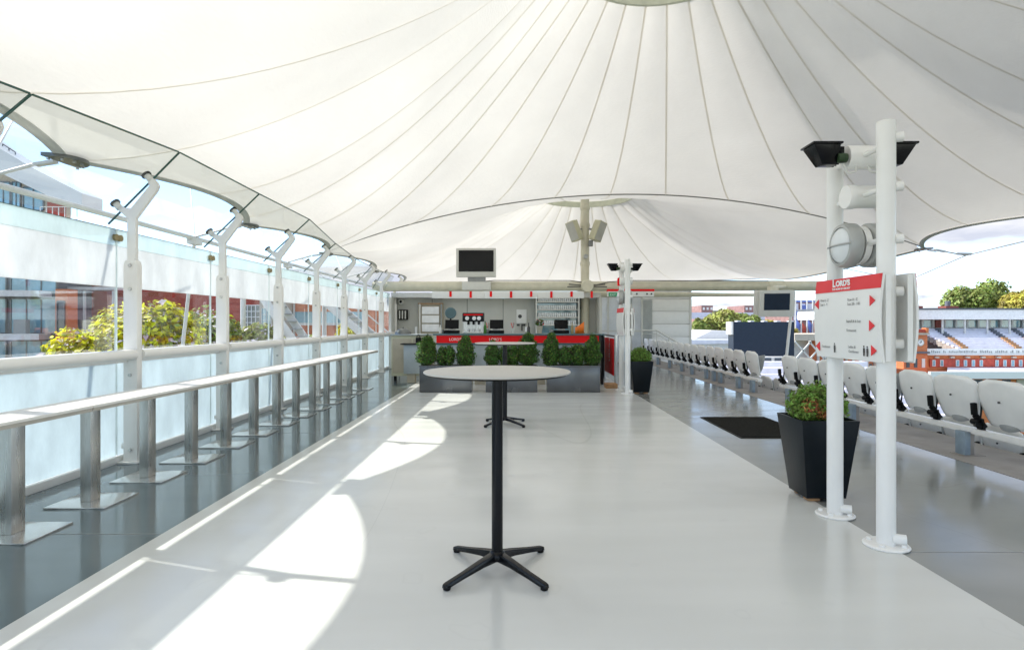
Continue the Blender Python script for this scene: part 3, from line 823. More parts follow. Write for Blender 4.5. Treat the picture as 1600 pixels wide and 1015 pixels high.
# cctv, towel dispenser, shelf with menus, posters
x, y, z = at(625, 471, 18.3)
t = thing('security_camera', 'round white security camera on the grey wall left of bar', 'camera', (x, 18.5, z))
MB().lathe([(0.10, -0.005), (0.10, -0.05), (0.07, -0.09), (0.001, -0.10)], n=20, axis='y').build('housing', 'plastic_white', t)
MB().lathe([(0.045, -0.088), (0.03, -0.12), (0.001, -0.122)], n=16, axis='y').build('lens', 'black_matt', t)
x, y, z = at(628, 491, 18.3)
t = thing('cup_dispenser', 'black and white striped cup dispenser under the security camera', 'dispenser', (x, 18.5, z))
MB().box(-0.14, 0.16, -0.12, -0.002, -0.17, 0.15).build('body', 'black_matt', t, bevel=0.02)
for k in range(3): MB().box(-0.11 + k * 0.09, -0.065 + k * 0.09, -0.135, -0.121, -0.14, 0.12).build('white_tube', 'plastic_white', t, bevel=0.01)
x, y, z = at(672, 520, 18.0)
t = thing('literature_rack', 'white wall rack with three rows of paper trays', 'rack', (x, 18.2, 1.03))
MB().box(-0.40, 0.36, 0.05, 0.25, 0.0, 0.95).build('back_board', 'beige_board', t)
for k in range(3): MB().box(-0.28, 0.25, -0.02, 0.048, 0.08 + k * 0.27, 0.31 + k * 0.27).build('tray', 'letter_white', t, bevel=0.006)
for sx in (-0.36, 0.30): MB().box(sx, sx + 0.04, -0.05, 0.048, 0.0, 0.93).build('side_rail', 'plastic_white' if sx < 0 else 'seat_grey', t)
MB().box(-0.40, 0.37, -0.05, 0.048, 0.932, 0.96).build('top_rail', 'wood', t)
x, y, z = at(815, 494, 18.3)
t = thing('notice_board', 'white wall notice with a black round logo right of the tills', 'notice', (x, 18.49, z))
MB().box(-0.16, 0.16, -0.03, -0.002, -0.22, 0.22).build('panel', 'sign_white', t, bevel=0.004)
MB().lathe([(0.06, -0.031), (0.06, -0.036), (0.03, -0.037)], (-0.05, 0, 0.0), 24, 'y').build('logo_ring', 'ink', t)
for sx in (-0.10, 0.08): MB().box(sx - 0.05, sx + 0.04, -0.08, -0.01, -0.30, -0.24).build('bracket', 'ink', t)
MB().tube((0.01, -0.05, -0.24), (0.01, -0.05, -0.45), 0.02).build('tap', 'ink', t)
# glass rack
x0, x1 = (837 - 808) * 18.1 / 920, (905 - 808) * 18.1 / 920
t = thing('glass_shelves', 'tall shelf unit stacked with rows of glasses', 'shelf unit', ((x0 + x1) / 2, 18.1, 1.02))
MB().box(x0, x1, 18.35, 18.45, 1.03, 2.12).build('back_panel', 'window_blue', t, world=True)
for x in (x0, x1 - 0.04): MB().box(x, x + 0.04, 18.0, 18.34, 1.03, 2.12).build('side', 'plastic_white', t, world=True)
for k in range(4):
    z = 1.30 + k * 0.235
    sh = MB().box(x0 + 0.041, x1 - 0.041, 18.0, 18.34, z, z + 0.03).build('shelf', 'plastic_white', t, world=True)
    b = MB()
    for i in range(19):
        for j in range(2):
            b.lathe([(0.024, z + 0.032), (0.03, z + 0.15)], (x0 + 0.10 + i * 0.062, 18.06 + j * 0.12, 0), 8)
    b.build('drinking_glasses', 'lamp_glass', t, world=True, kind='stuff')
# tills
def till(label, px, sc=1.0):
    x = (px - 808) * 13.45 / 920
    t = thing('cash_till', label, 'till', (x, 13.45, 1.136), 'tills on the bar counter')
    MB().box(-0.17, 0.17, -0.12, 0.14, 0.0, 0.07).build('cash_drawer', 'black_matt', t, bevel=0.006)
    MB().tube((0, 0.03, 0.07), (0, 0.05, 0.16), 0.035).build('stand', 'black_matt', t)
    MB().obox((0, 0.04, 0.21), (0.31, 0.05, 0.20), Matrix.Rotation(R(-14), 3, 'X')).build('monitor', 'black_matt', t, bevel=0.008)
    MB().obox((0, -0.03, 0.085), (0.17, 0.12, 0.02), Matrix.Rotation(R(14), 3, 'X')).build('keypad', 'seat_grey', t, bevel=0.004)
    MB().box(-0.27, -0.185, -0.08, 0.08, 0.0, 0.09).build('receipt_printer', 'steel_dark', t, bevel=0.01)
    return t
till('black till below the blue round fan, left end of bar', 706)
till('black till right of the coffee machine', 776)
till('black till beside the potted flowers, right end of bar', 877)
x = (740 - 808) * 13.5 / 920
t = thing('coffee_machine', 'chrome and black coffee machine on the bar counter', 'coffee machine', (x, 13.5, 1.136))
MB().box(-0.25, 0.24, -0.1, 0.2, 0.27, 0.47).build('head', 'black_powder', t, bevel=0.02)
MB().box(-0.24, 0.23, 0.08, 0.2, 0.04, 0.27).build('back', 'steel', t)
MB().box(-0.25, 0.24, -0.12, 0.2, 0.0, 0.04).build('drip_tray', 'steel', t, bevel=0.006)
for sx in (-0.12, 0.0, 0.12):
    MB().tube((sx, -0.03, 0.27), (sx, -0.03, 0.20), 0.025).build('spout', 'black_matt', t)
    MB().lathe([(0.02, 0.041), (0.03, 0.10)], (sx, -0.03, 0), 12).build('cup', 'letter_white', t)
MB().box(-0.22, 0.22, -0.108, -0.101, 0.41, 0.44).build('red_strip', 'red', t)
for sx in (-0.14, 0.02, 0.13): MB().lathe([(0.045, -0.101), (0.045, -0.11), (0.02, -0.112)], (sx, 0, 0.345), 16, 'y').build('dial', 'letter_white', t)
x = (703 - 808) * 13.6 / 920
t = thing('desk_fan', 'small round blue desk fan behind the left till', 'fan', (x, 13.72, 1.136))
MB().lathe([(0.001, 0.01), (0.12, 0.0), (0.125, 0.03), (0.10, 0.05), (0.001, 0.05)], (0, 0, 0.47), 24, 'y').build('cage', 'blue_disc', t)
MB().lathe([(0.118, -0.008), (0.135, 0.02), (0.118, 0.05)], (0, 0, 0.47), 24, 'y').build('rim', 'teal_edge', t)
MB().tube((0, 0.03, 0.0), (0, 0.03, 0.36), 0.02).build('stand', 'black_matt', t)
MB().lathe([(0.08, 0.0), (0.07, 0.02), (0.001, 0.03)], (0, 0.03, 0), 16).build('base', 'black_matt', t)
x = (843 - 808) * 13.4 / 920
t = thing('flower_pot', 'small cream pot of flowers on the bar counter', 'flower pot', (x, 13.4, 1.136))
MB().lathe([(0.05, 0.0), (0.075, 0.17), (0.065, 0.17), (0.045, 0.02), (0.001, 0.02)], n=16).build('pot', 'beige_board', t)
leaves('flowers', 'leaf_topiary', t, [(x, 13.4, 1.136 + 0.24, 0.10, 0.09, 0.09)], 260, 0.022, mats=['leaf_topiary', 'flower', 'red'], kind='stuff')
x = (907 - 808) * 13.3 / 920
t = thing('orange_leaflet_holder', 'bright orange curved leaflet standing on the bar end', 'leaflet', (x, 13.3, 1.136))
rows = [[(-0.12 + 0.20 * u, 0.05 * math.sin(PI * u), 0.0 if v == 0 else (0.14 + 0.13 * u ** 1.4)) for u in [i / 8 for i in range(9)]] for v in (0, 1)]
MB().grid(rows).build('leaflet', 'orange', t, solid=0.006, recalc=False)
MB().box(-0.13, 0.1, 0.06, 0.09, 0.0, 0.02).build('stand', 'black_matt', t)
for i, (px, l) in enumerate(((756, 'first'), (797, 'second'))):
    x = (px - 808) * 13.5 / 920 + (0.03 if i == 0 else 0)
    t = thing('condiment_pot', 'small white cup of red straws on the bar, %s' % ('beside the coffee machine' if i == 0 else 'left of the wall notice'), 'straw pot', (x + 0.06, 13.55, 1.136), 'straw pots on the bar')
    MB().lathe([(0.035, 0.0), (0.045, 0.12), (0.001, 0.12)], n=14).build('cup', 'plastic_white', t)
    for k in range(5):
        a = k * 1.3
        MB().tube((0, 0, 0.10), (0.05 * math.cos(a), 0.04 * math.sin(a), 0.24), 0.007, n=6).build('straw', 'red' if k % 2 else 'ink_grey', t)

for i, (px, hh, mm, lab) in enumerate(((758, 0.26, 'leaf_topiary', 'green bottle beside the coffee machine'), (826, 0.22, 'ink', 'dark bottle left of the flower pot'), (894, 0.24, 'brass', 'amber bottle between the last till and orange leaflet'), (688, 0.20, 'plastic_white', 'white bottle at the left end of the bar'))):
    x = (px - 808) * 13.35 / 920
    t = thing('bottle', lab, 'bottle', (x, 13.35, 1.136), 'bottles on the bar')
    MB().lathe([(0.032, 0.0), (0.034, 0.01), (0.034, hh * 0.6), (0.013, hh * 0.78), (0.012, hh), (0.001, hh)], n=14).build('glass', mm, t)
    MB().lathe([(0.015, hh + 0.001), (0.015, hh + 0.02), (0.001, hh + 0.02)], n=12).build('cap', 'ink', t)
for i, px in enumerate((650, 822)):
    x = (px - 808) * 17.95 / 920
    t = thing('cup_stack', ['stack of white paper cups left of the paper rack', 'stack of white paper cups below the wall notice'][i], 'cups', (x, 17.95, 1.021), 'cup stacks behind the bar')
    for k in range(7): MB().lathe([(0.03, k * 0.035), (0.042, k * 0.035 + 0.034)], n=14).build('cup', 'letter_white', t)
t = thing('serving_tray', 'dark covered serving dish on the left cabinet', 'dish', (-2.75, 14.2, 1.106))
MB().lathe([(0.20, 0.0), (0.19, 0.05), (0.10, 0.13), (0.001, 0.14)], n=24).build('dome', 'steel_dark', t)
MB().lathe([(0.012, 0.141), (0.02, 0.165), (0.001, 0.17)], n=12).build('knob', 'ink', t)

# ================================================================== BEAM, MAST, SPEAKERS, TVS
BY = 18.0
def zat(py, Y): return EYE - (py - 505) * Y / 920
beam = thing('main_beam', 'long cream steel tube beam crossing above the bar', 'beam', (2.2, BY, 2.5))
zb_ = zat(447.5, BY)
MB().tube((-4.4, BY, zb_), (9.7, BY, zb_ + 0.02), 0.15, n=24).build('tube', 'cream_steel', beam, world=True)
MB().lathe([(0.165, -0.25), (0.165, 0.25)], (7.9, BY, zb_ + 0.02), 20, 'x').build('collar', 'cream_steel', beam, world=True)
MB().tube((9.7, BY, zb_ + 0.02), (11.9, BY, zb_ + 0.16), 0.15, 0.09, n=20).build('tapered_end', 'white_paint', beam, world=True)
b = MB()
b.tube((2.0, 19.2, zat(459, 19.2)), (9.5, 21.5, zat(461, 21.5)), 0.12, 0.05, n=16)
b.build('rear_tube', 'cream_steel', beam, world=True)
MB().box(9.8, 10.2, BY - 0.06, BY + 0.06, zb_ - 0.35, zb_ - 0.05).build('end_bracket', 'white_paint', beam, world=True, bevel=0.01)
MB().path([(-1.0, BY - 0.17, zb_ + 0.14), (-0.7, BY - 0.2, zb_ + 0.17), (1.6, BY - 0.17, zb_ + 0.17), (1.95, BY - 0.17, zb_ + 0.12)], 0.014, 6).build('wiring', 'cable_dark', beam, world=True)
MB().path([(2.35, BY - 0.17, zb_ + 0.03), (2.8, BY - 0.18, zb_ + 0.13), (3.4, BY - 0.17, zb_ + 0.17), (7.6, BY - 0.17, zb_ + 0.16)], 0.014, 6).build('wiring', 'cable_dark', beam, world=True)

MX = (914 - 808) * 18.4 / 920
mast = thing('canopy_mast', 'cream steel mast rising behind the bar to the far canopy', 'mast', (MX, 18.4, 0))
MB().tube((MX, 18.4, 0), (MX, 18.4, 5.35), 0.135, n=24).build('shaft', 'cream_steel', mast, world=True)
for zz in (zat(325, 18.4), zat(352, 18.4), zat(412, 18.4)):
    MB().lathe([(0.15, zz - 0.06), (0.16, zz), (0.15, zz + 0.06)], (MX, 18.4, 0), 24).build('collar', 'cream_steel', mast, world=True)
MB().lathe([(0.001, BY - 0.30), (0.17, BY - 0.30), (0.19, BY - 0.26), (0.19, BY - 0.1)], (MX, 0, zb_ + 0.0), 24, 'y').build('node_disc', 'cream_steel', mast, world=True)
for dx, dz in ((-0.55, 0.06), (0.55, 0.06), (-0.6, -0.02), (0.6, -0.02)):
    MB().bar((MX, 17.85, zb_ + dz * 0.3), (MX + dx, 17.85, zb_ + dz), 0.03).build('cable_fitting', 'cable_dark', mast, world=True)
MB().box(MX + 0.1, MX + 0.22, 18.15, 18.3, zat(385, 18.4) - 0.02, zat(385, 18.4) + 0.16).build('junction_box', 'seat_grey', mast, world=True, bevel=0.01)
MB().tube((MX, 18.22, zat(402, 18.4)), (MX, 18.1, zat(402, 18.4)), 0.07).build('lamp_fitting', 'lamp_grey', mast, world=True)
MB().tube((MX - 0.16, 18.2, 1.8), (MX - 0.16, 18.2, 2.3), 0.015).build('hook', 'cable_dark', mast, world=True)
def wall_speaker(label, sx):
    z = zat(361, 18.1); x = MX + sx * 0.36
    t = thing('loudspeaker', label, 'loudspeaker', (x, 18.1, z), 'loudspeakers on the mast')
    rt = Matrix.Rotation(R(20 * sx), 3, 'Y') @ Matrix.Rotation(R(35 * sx), 3, 'Z')
    MB().obox((0, 0, 0), (0.30, 0.28, 0.62), rt).build('cabinet', 'speaker_cream', t, bevel=0.012)
    MB().obox(rt @ Vector((0, -0.146, 0.0)), (0.26, 0.01, 0.56), rt).build('grille', 'rubber_grey', t)
    MB().bar((-sx * 0.05, 0.1, 0.05), (-sx * 0.24, 0.2, 0.10), 0.06).build('bracket', 'seat_grey', t)
    return t
wall_speaker('cream loudspeaker on the left of the mast', -1)
wall_speaker('cream loudspeaker on the right of the mast', 1)

x0 = (713 - 808) * 17.7 / 920; x1 = (775 - 808) * 17.7 / 920
t = thing('television', 'white-framed television on top of the beam above the bar', 'television', ((x0 + x1) / 2, 17.8, zat(445, 17.7)))
xm = (x0 + x1) / 2
MB().box(x0, x1, 17.62, 17.78, zat(433, 17.7), zat(388, 17.7)).build('casing', 'plastic_white', t, world=True, bevel=0.02)
MB().box(x0 + 0.12, x1 - 0.12, 17.781, 17.98, zat(428, 17.7), zat(393, 17.7)).build('rear_casing', 'plastic_white', t, world=True, bevel=0.04)
MB().box(x0 + 0.08, x1 - 0.07, 17.605, 17.619, zat(424.5, 17.7), zat(391.5, 17.7)).build('screen', 'screen_black', t, world=True)
MB().box(xm - 0.25, xm + 0.28, 17.66, 17.9, zat(440, 17.7), zat(433, 17.7) - 0.001).build('stand', 'seat_grey', t, world=True)
MB().box(xm - 0.42, xm + 0.44, 17.62, 17.84, zat(453, 17.7), zat(440.3, 17.7)).build('beam_bracket', 'plastic_white', t, world=True, bevel=0.01)
# hanging tv on the right
HX = (1213 - 808) * 14.2 / 920
t = thing('television', 'grey box television hanging from the beam above the seats', 'television', (HX, 14.2, zat(452, 14.2)))
rz = Matrix.Rotation(R(-10), 3, 'Z') @ Matrix.Rotation(R(6), 3, 'X')
c = Vector((HX, 14.2, zat(474, 14.2)))
MB().obox(c, (0.80, 0.10, 0.64), rz).build('casing', 'plastic_white', t, world=True, bevel=0.02)
MB().obox(c + rz @ Vector((0, 0.22, 0.0)), (0.90, 0.34, 0.60), rz).build('rear_casing', 'plastic_white', t, world=True, bevel=0.05)
MB().obox(c + rz @ Vector((0, -0.055, 0.045)), (0.58, 0.012, 0.40), rz).build('screen', 'screen_navy', t, world=True)
MB().box(HX - 0.10, HX + 0.10, 14.3, 14.5, c.z + 0.30, c.z + 0.42).build('mount', 'cream_steel', t, world=True, bevel=0.01)
MB().tube((HX, 14.42, c.z + 0.40), (HX + 1.9, 17.9, zb_ + 0.0), 0.04).build('hanger_arm', 'cream_steel', t, world=True)
# thin white pole leaning down behind it
pt = thing('thin_pole', 'thin white slanting pole in front of the dark screen', 'pole', at(1225, 592, 15.0))
MB().tube(at(1225, 594, 15.0), at(1238, 470, 15.0), 0.035, n=12).build('tube', 'white_paint', pt, world=True)

# cables to the right corner node
cb = thing('stay_cables', 'steel stay cables from canopy corner to beam end', 'cables', (10.5, 13.6, 3.0))
C = Vector((9.9, 14.0, 3.12)); 
Nn = Vector(((1509 - 808) * 14.2 / 920, 14.2, zat(399, 14.2)))
E = Vector((11.9, 18.0, zb_ + 0.16)); F = Vector(((1640 - 808) * 12 / 920, 12, zat(367, 12)))
for p, q_ in ((C, Nn), (Nn, E), (Nn, F)):
    MB().tube(p, q_, 0.014, n=8).build('cable', 'cable', cb, world=True)
MB().bar(C + (Nn - C) * 0.05, C + (Nn - C) * 0.35, 0.05, 0.04).build('turnbuckle', 'cable', cb, world=True)
MB().bar(C + (Nn - C) * 0.72, Nn + (F - Nn) * 0.08, 0.07, 0.05).build('cable_clamp', 'cable', cb, world=True)
MB().tube(Vector((9.2, 17.0, 3.0)), E, 0.01, n=6).build('cable', 'cable', cb, world=True)

# ================================================================== TWIN SIGN POSTS
def disc_cap(b, x, y, z, r=0.045, h=0.03): b.tube((x, y, z), (x + h, y, z), r, n=20)
def sign_posts(label, X, Y0, Y1):
    """two white tubes in line with the view, lamps and drum between them"""
    t = thing('sign_post_pair', label, 'sign posts', (X, (Y0 + Y1) / 2, 0), 'white twin posts with lamps')
    Ym = (Y0 + Y1) / 2
    for y in (Y0, Y1):
        p = MB().tube((X, y, 0.014), (X, y, 2.60), 0.053, n=28).build('post', 'pole_white', t, world=True)
        MB().lathe([(0.128, 0.005), (0.13, 0.012), (0.12, 0.02), (0.001, 0.02)], (X, y, 0), 32).build('base_flange', 'pole_white', p, world=True)
        b = MB()
        for k in range(4):
            a = PI / 4 + k * PI / 2; b.lathe([(0.016, 0.02), (0.015, 0.034), (0.001, 0.036)], (X + 0.095 * math.cos(a), y + 0.095 * math.sin(a), 0), 10)
        b.build('anchor_bolts', 'pole_white', p, world=True)
        MB().tube((X + 0.02, y - 0.03, 0.06), (X + 0.085, y - 0.06, 0.06), 0.03, n=18).build('cable_entry', 'pole_white', p, world=True)
        for z in (2.50, 2.20, 1.88, 1.56, 1.24):
            MB().tube((X + 0.045, y - 0.015, z), (X + 0.085, y - 0.03, z), 0.03, n=18).build('bolt_cap', 'pole_white', p, world=True)
    for z in (2.46, 2.20, 1.88):
        MB().tube((X, Y0 + 0.05, z), (X, Y1 - 0.05, z), 0.018, n=14).build('crossbar', 'pole_white', t, world=True)
    # upper drum carrying floodlights
    MB().lathe([(0.001, -0.09), (0.075, -0.09), (0.078, -0.08), (0.078, 0.15), (0.001, 0.15)], (X, Ym, 2.46), 28, 'x').build('upper_drum', 'pole_white', t, world=True)
    MB().lathe([(0.001, -0.09), (0.076, -0.09), (0.08, -0.08), (0.08, -0.04), (0.074, -0.03), (0.074, 0.15), (0.001, 0.15)], (X, Ym, 2.20), 28, 'x').build('middle_drum', 'pole_white', t, world=True)
    # round bulkhead lamp, both faces
    L = MB().lathe([(0.125, -0.02), (0.125, 0.02)], (X, Ym, 1.88), 36, 'x').build('lamp_body', 'pole_white', t, world=True)
    for s in (-1, 1):
        MB().lathe([(0.125, 0.03 * s), (0.145, 0.045 * s), (0.147, 0.10 * s), (0.135, 0.125 * s), (0.118, 0.128 * s), (0.118, 0.10 * s)], (X, Ym, 1.88), 40, 'x').build('lamp_ring', 'lamp_grey', t, world=True)
        MB().lathe([(0.117, 0.118 * s), (0.10, 0.135 * s), (0.05, 0.148 * s), (0.001, 0.15 * s)], (X, Ym, 1.88), 36, 'x').build('lamp_lens', 'lamp_glass', t, world=True)
        b = MB(); b.path([(X + 0.13 * s, Ym - 0.14, 1.88), (X + 0.155 * s, Ym - 0.05, 1.88), (X + 0.155 * s, Ym + 0.05, 1.88), (X + 0.13 * s, Ym + 0.14, 1.88)], 0.006, 8)
        b.build('lamp_guard', 'lamp_grey', t, world=True)
    # floodlights: black trays tilted up and out
    for s in (-1, 1):
        xo = X + s * 0.215; z = 2.475
        w0, w1 = 0.05, 0.088
        v = []
        for (dz, ww, sh) in ((-0.07, w0, 0), (0.055, w1, s * 0.03)):
            v += [(xo - ww + sh, Ym - ww * 0.9, z + dz), (xo + ww + sh, Ym - ww * 0.9, z + dz), (xo + ww + sh, Ym + ww * 0.9, z + dz), (xo - ww + sh, Ym + ww * 0.9, z + dz)]
        f = MB().hexa(v).build('floodlight', 'black_powder', t, world=True, bevel=0.006)
        MB().box(xo - 0.098 + s * 0.03, xo + 0.098 + s * 0.03, Ym - 0.09, Ym + 0.09, z + 0.056, z + 0.070).build('frame', 'black_powder', f, world=True, bevel=0.004)
        b = MB()
        for k in range(5): b.box(xo - 0.07 * s - 0.012 - s * 0.012 * 0, xo - 0.07 * s + 0.012, Ym - 0.07 + k * 0.032, Ym - 0.06 + k * 0.032, z - 0.06, z + 0.04)
        b.build('cooling_fins', 'black_matt', f, world=True)
        MB().bar((X + s * 0.10, Ym, z - 0.02), (xo - s * 0.04, Ym, z - 0.01), 0.05, 0.03).build('arm', 'black_matt', f, world=True)
        MB().lathe([(0.03, -0.03), (0.034, 0), (0.03, 0.03)], (X + s * 0.14, Ym - 0.05, z - 0.03), 14, 'x').build('gland', 'gland_green' if s < 0 else 'black_matt', f, world=True)
        MB().path([(X + s * 0.13, Ym - 0.05, z - 0.07), (X + s * 0.10, Ym - 0.05, z - 0.13), (X + s * 0.05, Ym - 0.05, z - 0.12), (X + s * 0.03, Ym - 0.03, z - 0.05)], 0.007, 6).build('lead', 'plastic_white', f, world=True)
    return t
SPX = 2.262
sp1 = sign_posts('near pair of white posts carrying floodlights and round lamp', SPX, 3.61, 4.19)
sp2 = sign_posts('far pair of white posts beside the bar end', 2.13, 11.35, 12.0)

def sign_board(label, X, Y0, Y1, z0, z1, side, full):
    """slightly bowed aluminium board facing sideways"""
    t = thing('direction_sign', label, 'sign', (X, (Y0 + Y1) / 2, z0), 'boards on the twin posts')
    N = 10
    def xx(u): return X + side * 0.022 * math.sin(PI * u)      # bow across the height
    rows = []
    zr = z1 - 0.087
    front, rear = [], []
    for k in range(N + 1):
        u = k / N; z = z0 + (z1 - z0) * u
        front.append((xx(u), z)); rear.append((xx(u) - side * 0.014, z))
    out = front + rear[::-1]
    MB().prism(out, Y0, Y1).build('panel', 'sign_white', t, world=True)
    # side channel folds
    for y in (Y0, Y1):
        MB().prism([(X - side * 0.045, z0 + 0.01), (X - side * 0.016, z0 + 0.01), (X - side * 0.016, z1 - 0.01), (X - side * 0.045, z1 - 0.01)], y - 0.004, y + 0.004).build('edge_fold', 'sign_white', t, world=True)
    # red header follows the bow
    n = 6; fr = []; rr = []
    for k in range(n + 1):
        z = zr + (z1 - zr) * k / n; u = (z - z0) / (z1 - z0)
        fr.append((xx(u) + side * 0.0035, z)); rr.append((xx(u) + side * 0.0008, z))
    MB().prism(fr + rr[::-1], Y0 + 0.001, Y1 - 0.001).build('red_header', 'sign_red', t, world=True)
    return t, xx
# near pair: panel on the left side of the posts, facing the open floor (-X)
BX = 2.175; BY0, BY1, BZ0, BZ1 = 3.50, 4.27, 1.13, 1.665
t, xx = sign_board('white direction sign with red LORD\'S header on the near posts', BX, BY0, BY1, BZ0, BZ1, -1, True)
def sx_at(z): return xx((z - BZ0) / (BZ1 - BZ0)) - 0.0045
# reading direction on this face runs towards the viewer: +text = -Y
def sgn(s, size, u, z, m='ink_grey', align='LEFT', sx=1.0, off=0.0):
    y = BY1 - u * (BY1 - BY0)
    text(s, size, (sx_at(z), y, z), (0, -1, 0), (0, 0, 1), m, t, align=align, ext=0.0006, sx=sx, offset=off)
sgn("L", 0.070, 0.30, 1.6125, 'letter_white', sx=1.0, off=0.0032)
sgn("ORD'S", 0.050, 0.352, 1.6155, 'letter_white', sx=1.2, off=0.0026)
sgn("THE HOME OF CRICKET", 0.017, 0.30, 1.590, 'letter_white', sx=1.18, off=0.0006)
def tri(u, z, d, h=0.066):
    y = BY1 - u * (BY1 - BY0); x = sx_at(z) - 0.001; w = 0.055
    pts = [(x, y, z - h / 2), (x, y, z + h / 2), (x, y - d * w, z)]
    MB().add(pts + [(p[0] + 0.003, p[1], p[2]) for p in pts], [(0, 1, 2), (3, 5, 4), (0, 3, 4, 1), (1, 4, 5, 2), (2, 5, 3, 0)]).build('arrow', 'sign_red', t, world=True)
tri(0.085, 1.500, -1); tri(0.875, 1.504, 1); tri(0.875, 1.351, 1); tri(0.085, 1.203, -1); tri(0.875, 1.200, 1)
sgn("Row A - Z", 0.024, 0.12, 1.517); sgn("Seat 1 - 9", 0.024, 0.12, 1.487)
sgn("Row A - Z", 0.026, 0.56, 1.510); sgn("Seat 28 - 148", 0.026, 0.56, 1.482)
sgn("Stairs/Lift & Exit", 0.025, 0.55, 1.370); sgn("Restaurant", 0.025, 0.55, 1.312)
sgn("Gentlemen", 0.024, 0.12, 1.196); sgn("Ladies &", 0.025, 0.55, 1.205); sgn("Gentlemen", 0.025, 0.55, 1.175)
def person_icon(u, z):
    y = BY1 - u * (BY1 - BY0); x = sx_at(z)
    b = MB(); b.box(x - 0.0005, x + 0.002, y - 0.008, y + 0.008, z - 0.012, z + 0.018); b.box(x - 0.0005, x + 0.002, y - 0.006, y - 0.001, z - 0.032, z - 0.012); b.box(x - 0.0005, x + 0.002, y + 0.001, y + 0.006, z - 0.032, z - 0.012)
    b.lathe([(0.001, x - 0.0005), (0.006, x - 0.0005), (0.006, x + 0.002)], (0, y, z + 0.027), 10, 'x')
    b.build('pictogram', 'ink', t, world=True)
person_icon(0.335, 1.200); person_icon(0.775, 1.194); person_icon(0.82, 1.192)
t2, _ = sign_board('back board on the seat side of the near posts', SPX + 0.105, BY0, BY1, BZ0, BZ1, 1, True)
for z in (1.56, 1.24):
    b = MB(); b.tube((BX + 0.015, 3.61, z), (SPX + 0.09, 3.61, z), 0.012); b.tube((BX + 0.015, 4.19, z), (SPX + 0.09, 4.19, z), 0.012)
    b.build('fixing_rod', 'pole_white', t, world=True)
t3, _ = sign_board('small white sign with red header on the far posts', 2.05, 11.3, 12.05, 1.13, 1.665, -1, True)
t4, _ = sign_board('grey-backed board on the seat side of the far posts', 2.235, 11.3, 12.05, 1.13, 1.665, 1, True)

# red alarm beacon on the far post
x, y, z = at(968, 440, 11.9)
tg = thing('red_beacon', 'small red beacon on top of the far left post', 'beacon', (x - 0.01, 11.93, z))
MB().lathe([(0.03, -0.08), (0.032, 0.05), (0.02, 0.08), (0.001, 0.085)], n=16).build('lens', 'red', tg)

# ================================================================== TAPERED POTS
def pot(label, X, Y, bush_label, rz=0.0, rust=True):
    t = thing('tapered_planter', label, 'planter', (X, Y, 0), 'tall black tapered planters', rz)
    a, c, h = 0.150, 0.218, 0.632
    def ring(r, z): return [(-r, -r, z), (r, -r, z), (r, r, z), (-r, r, z)]
    v = ring(a, 0.03) + ring(c, h) + ring(c - 0.014, h) + ring(c - 0.03, h - 0.06)
    fs = [(0, 3, 2, 1)]
    for k in range(3): fs += [(k * 4 + i, k * 4 + (i + 1) % 4, (k + 1) * 4 + (i + 1) % 4, (k + 1) * 4 + i) for i in range(4)]
    fs.append((12, 13, 14, 15))
    MB().add(v, fs).build('body', 'pot_black', t, bevel=0.004)
    MB().box(-c + 0.032, c - 0.032, -c + 0.032, c - 0.032, h - 0.0595, h - 0.045).build('soil', 'soil', t)
    b = MB(); b.box(-0.13, -0.04, -0.13, -0.05, 0.006, 0.029); b.box(0.05, 0.13, -0.13, -0.05, 0.006, 0.029); b.box(-0.12, 0.12, 0.07, 0.12, 0.006, 0.029)
    b.build('wooden_chocks', 'wood', t)
    s = thing('round_bush', bush_label, 'bush', (X, Y, h - 0.045), 'bushes in black planters')
    for k in range(6):
        an = k * 1.05
        MB().tube((X + 0.01 * math.cos(an), Y + 0.01 * math.sin(an), h - 0.046), (X + 0.13 * math.cos(an), Y + 0.13 * math.sin(an), h + 0.13), 0.009, 0.004, 7).build('branch', 'bark', s, world=True)
    bl = [(X, Y, h + 0.10, 0.22, 0.22, 0.15), (X - 0.10, Y - 0.05, h + 0.08, 0.15, 0.15, 0.12), (X + 0.11, Y + 0.02, h + 0.07, 0.14, 0.14, 0.11), (X, Y, h + 0.16, 0.15, 0.15, 0.12)]
    leaves('foliage', 'leaf_pot', s, bl, 6500, 0.0155, shell=0.3, kind='stuff', lump=0.10)
    if rust:
        leaves('russet_leaves', 'leaf_rust', s, [(X - 0.10, Y - 0.14, h + 0.10, 0.09, 0.06, 0.07), (X + 0.02, Y - 0.15, h + 0.07, 0.06, 0.04, 0.05), (X - 0.05, Y - 0.19, h + 0.04, 0.05, 0.03, 0.03)], 420, 0.014, shell=0.2, kind='stuff')
    return t
pot('near tall black tapered planter beside the white posts', 2.36, 4.64, 'green and russet round bush in the near black planter')
pot('far tall black tapered planter beside the bar end', 2.41, 11.55, 'dark green round bush in the far black planter', rust=False)

# ================================================================== DOOR MAT
dm = thing('door_mat', 'dark bristle mat on the grey floor right of the strip', 'mat', (3.12, 7.8, 0))
MB().box(2.66, 3.60, 7.0, 8.56, 0.001, 0.008).build('border', 'black_matt', dm, world=True)
MB().box(2.685, 3.575, 7.03, 8.53, 0.0085, 0.014).build('pile', 'mat_fibre', dm, world=True)

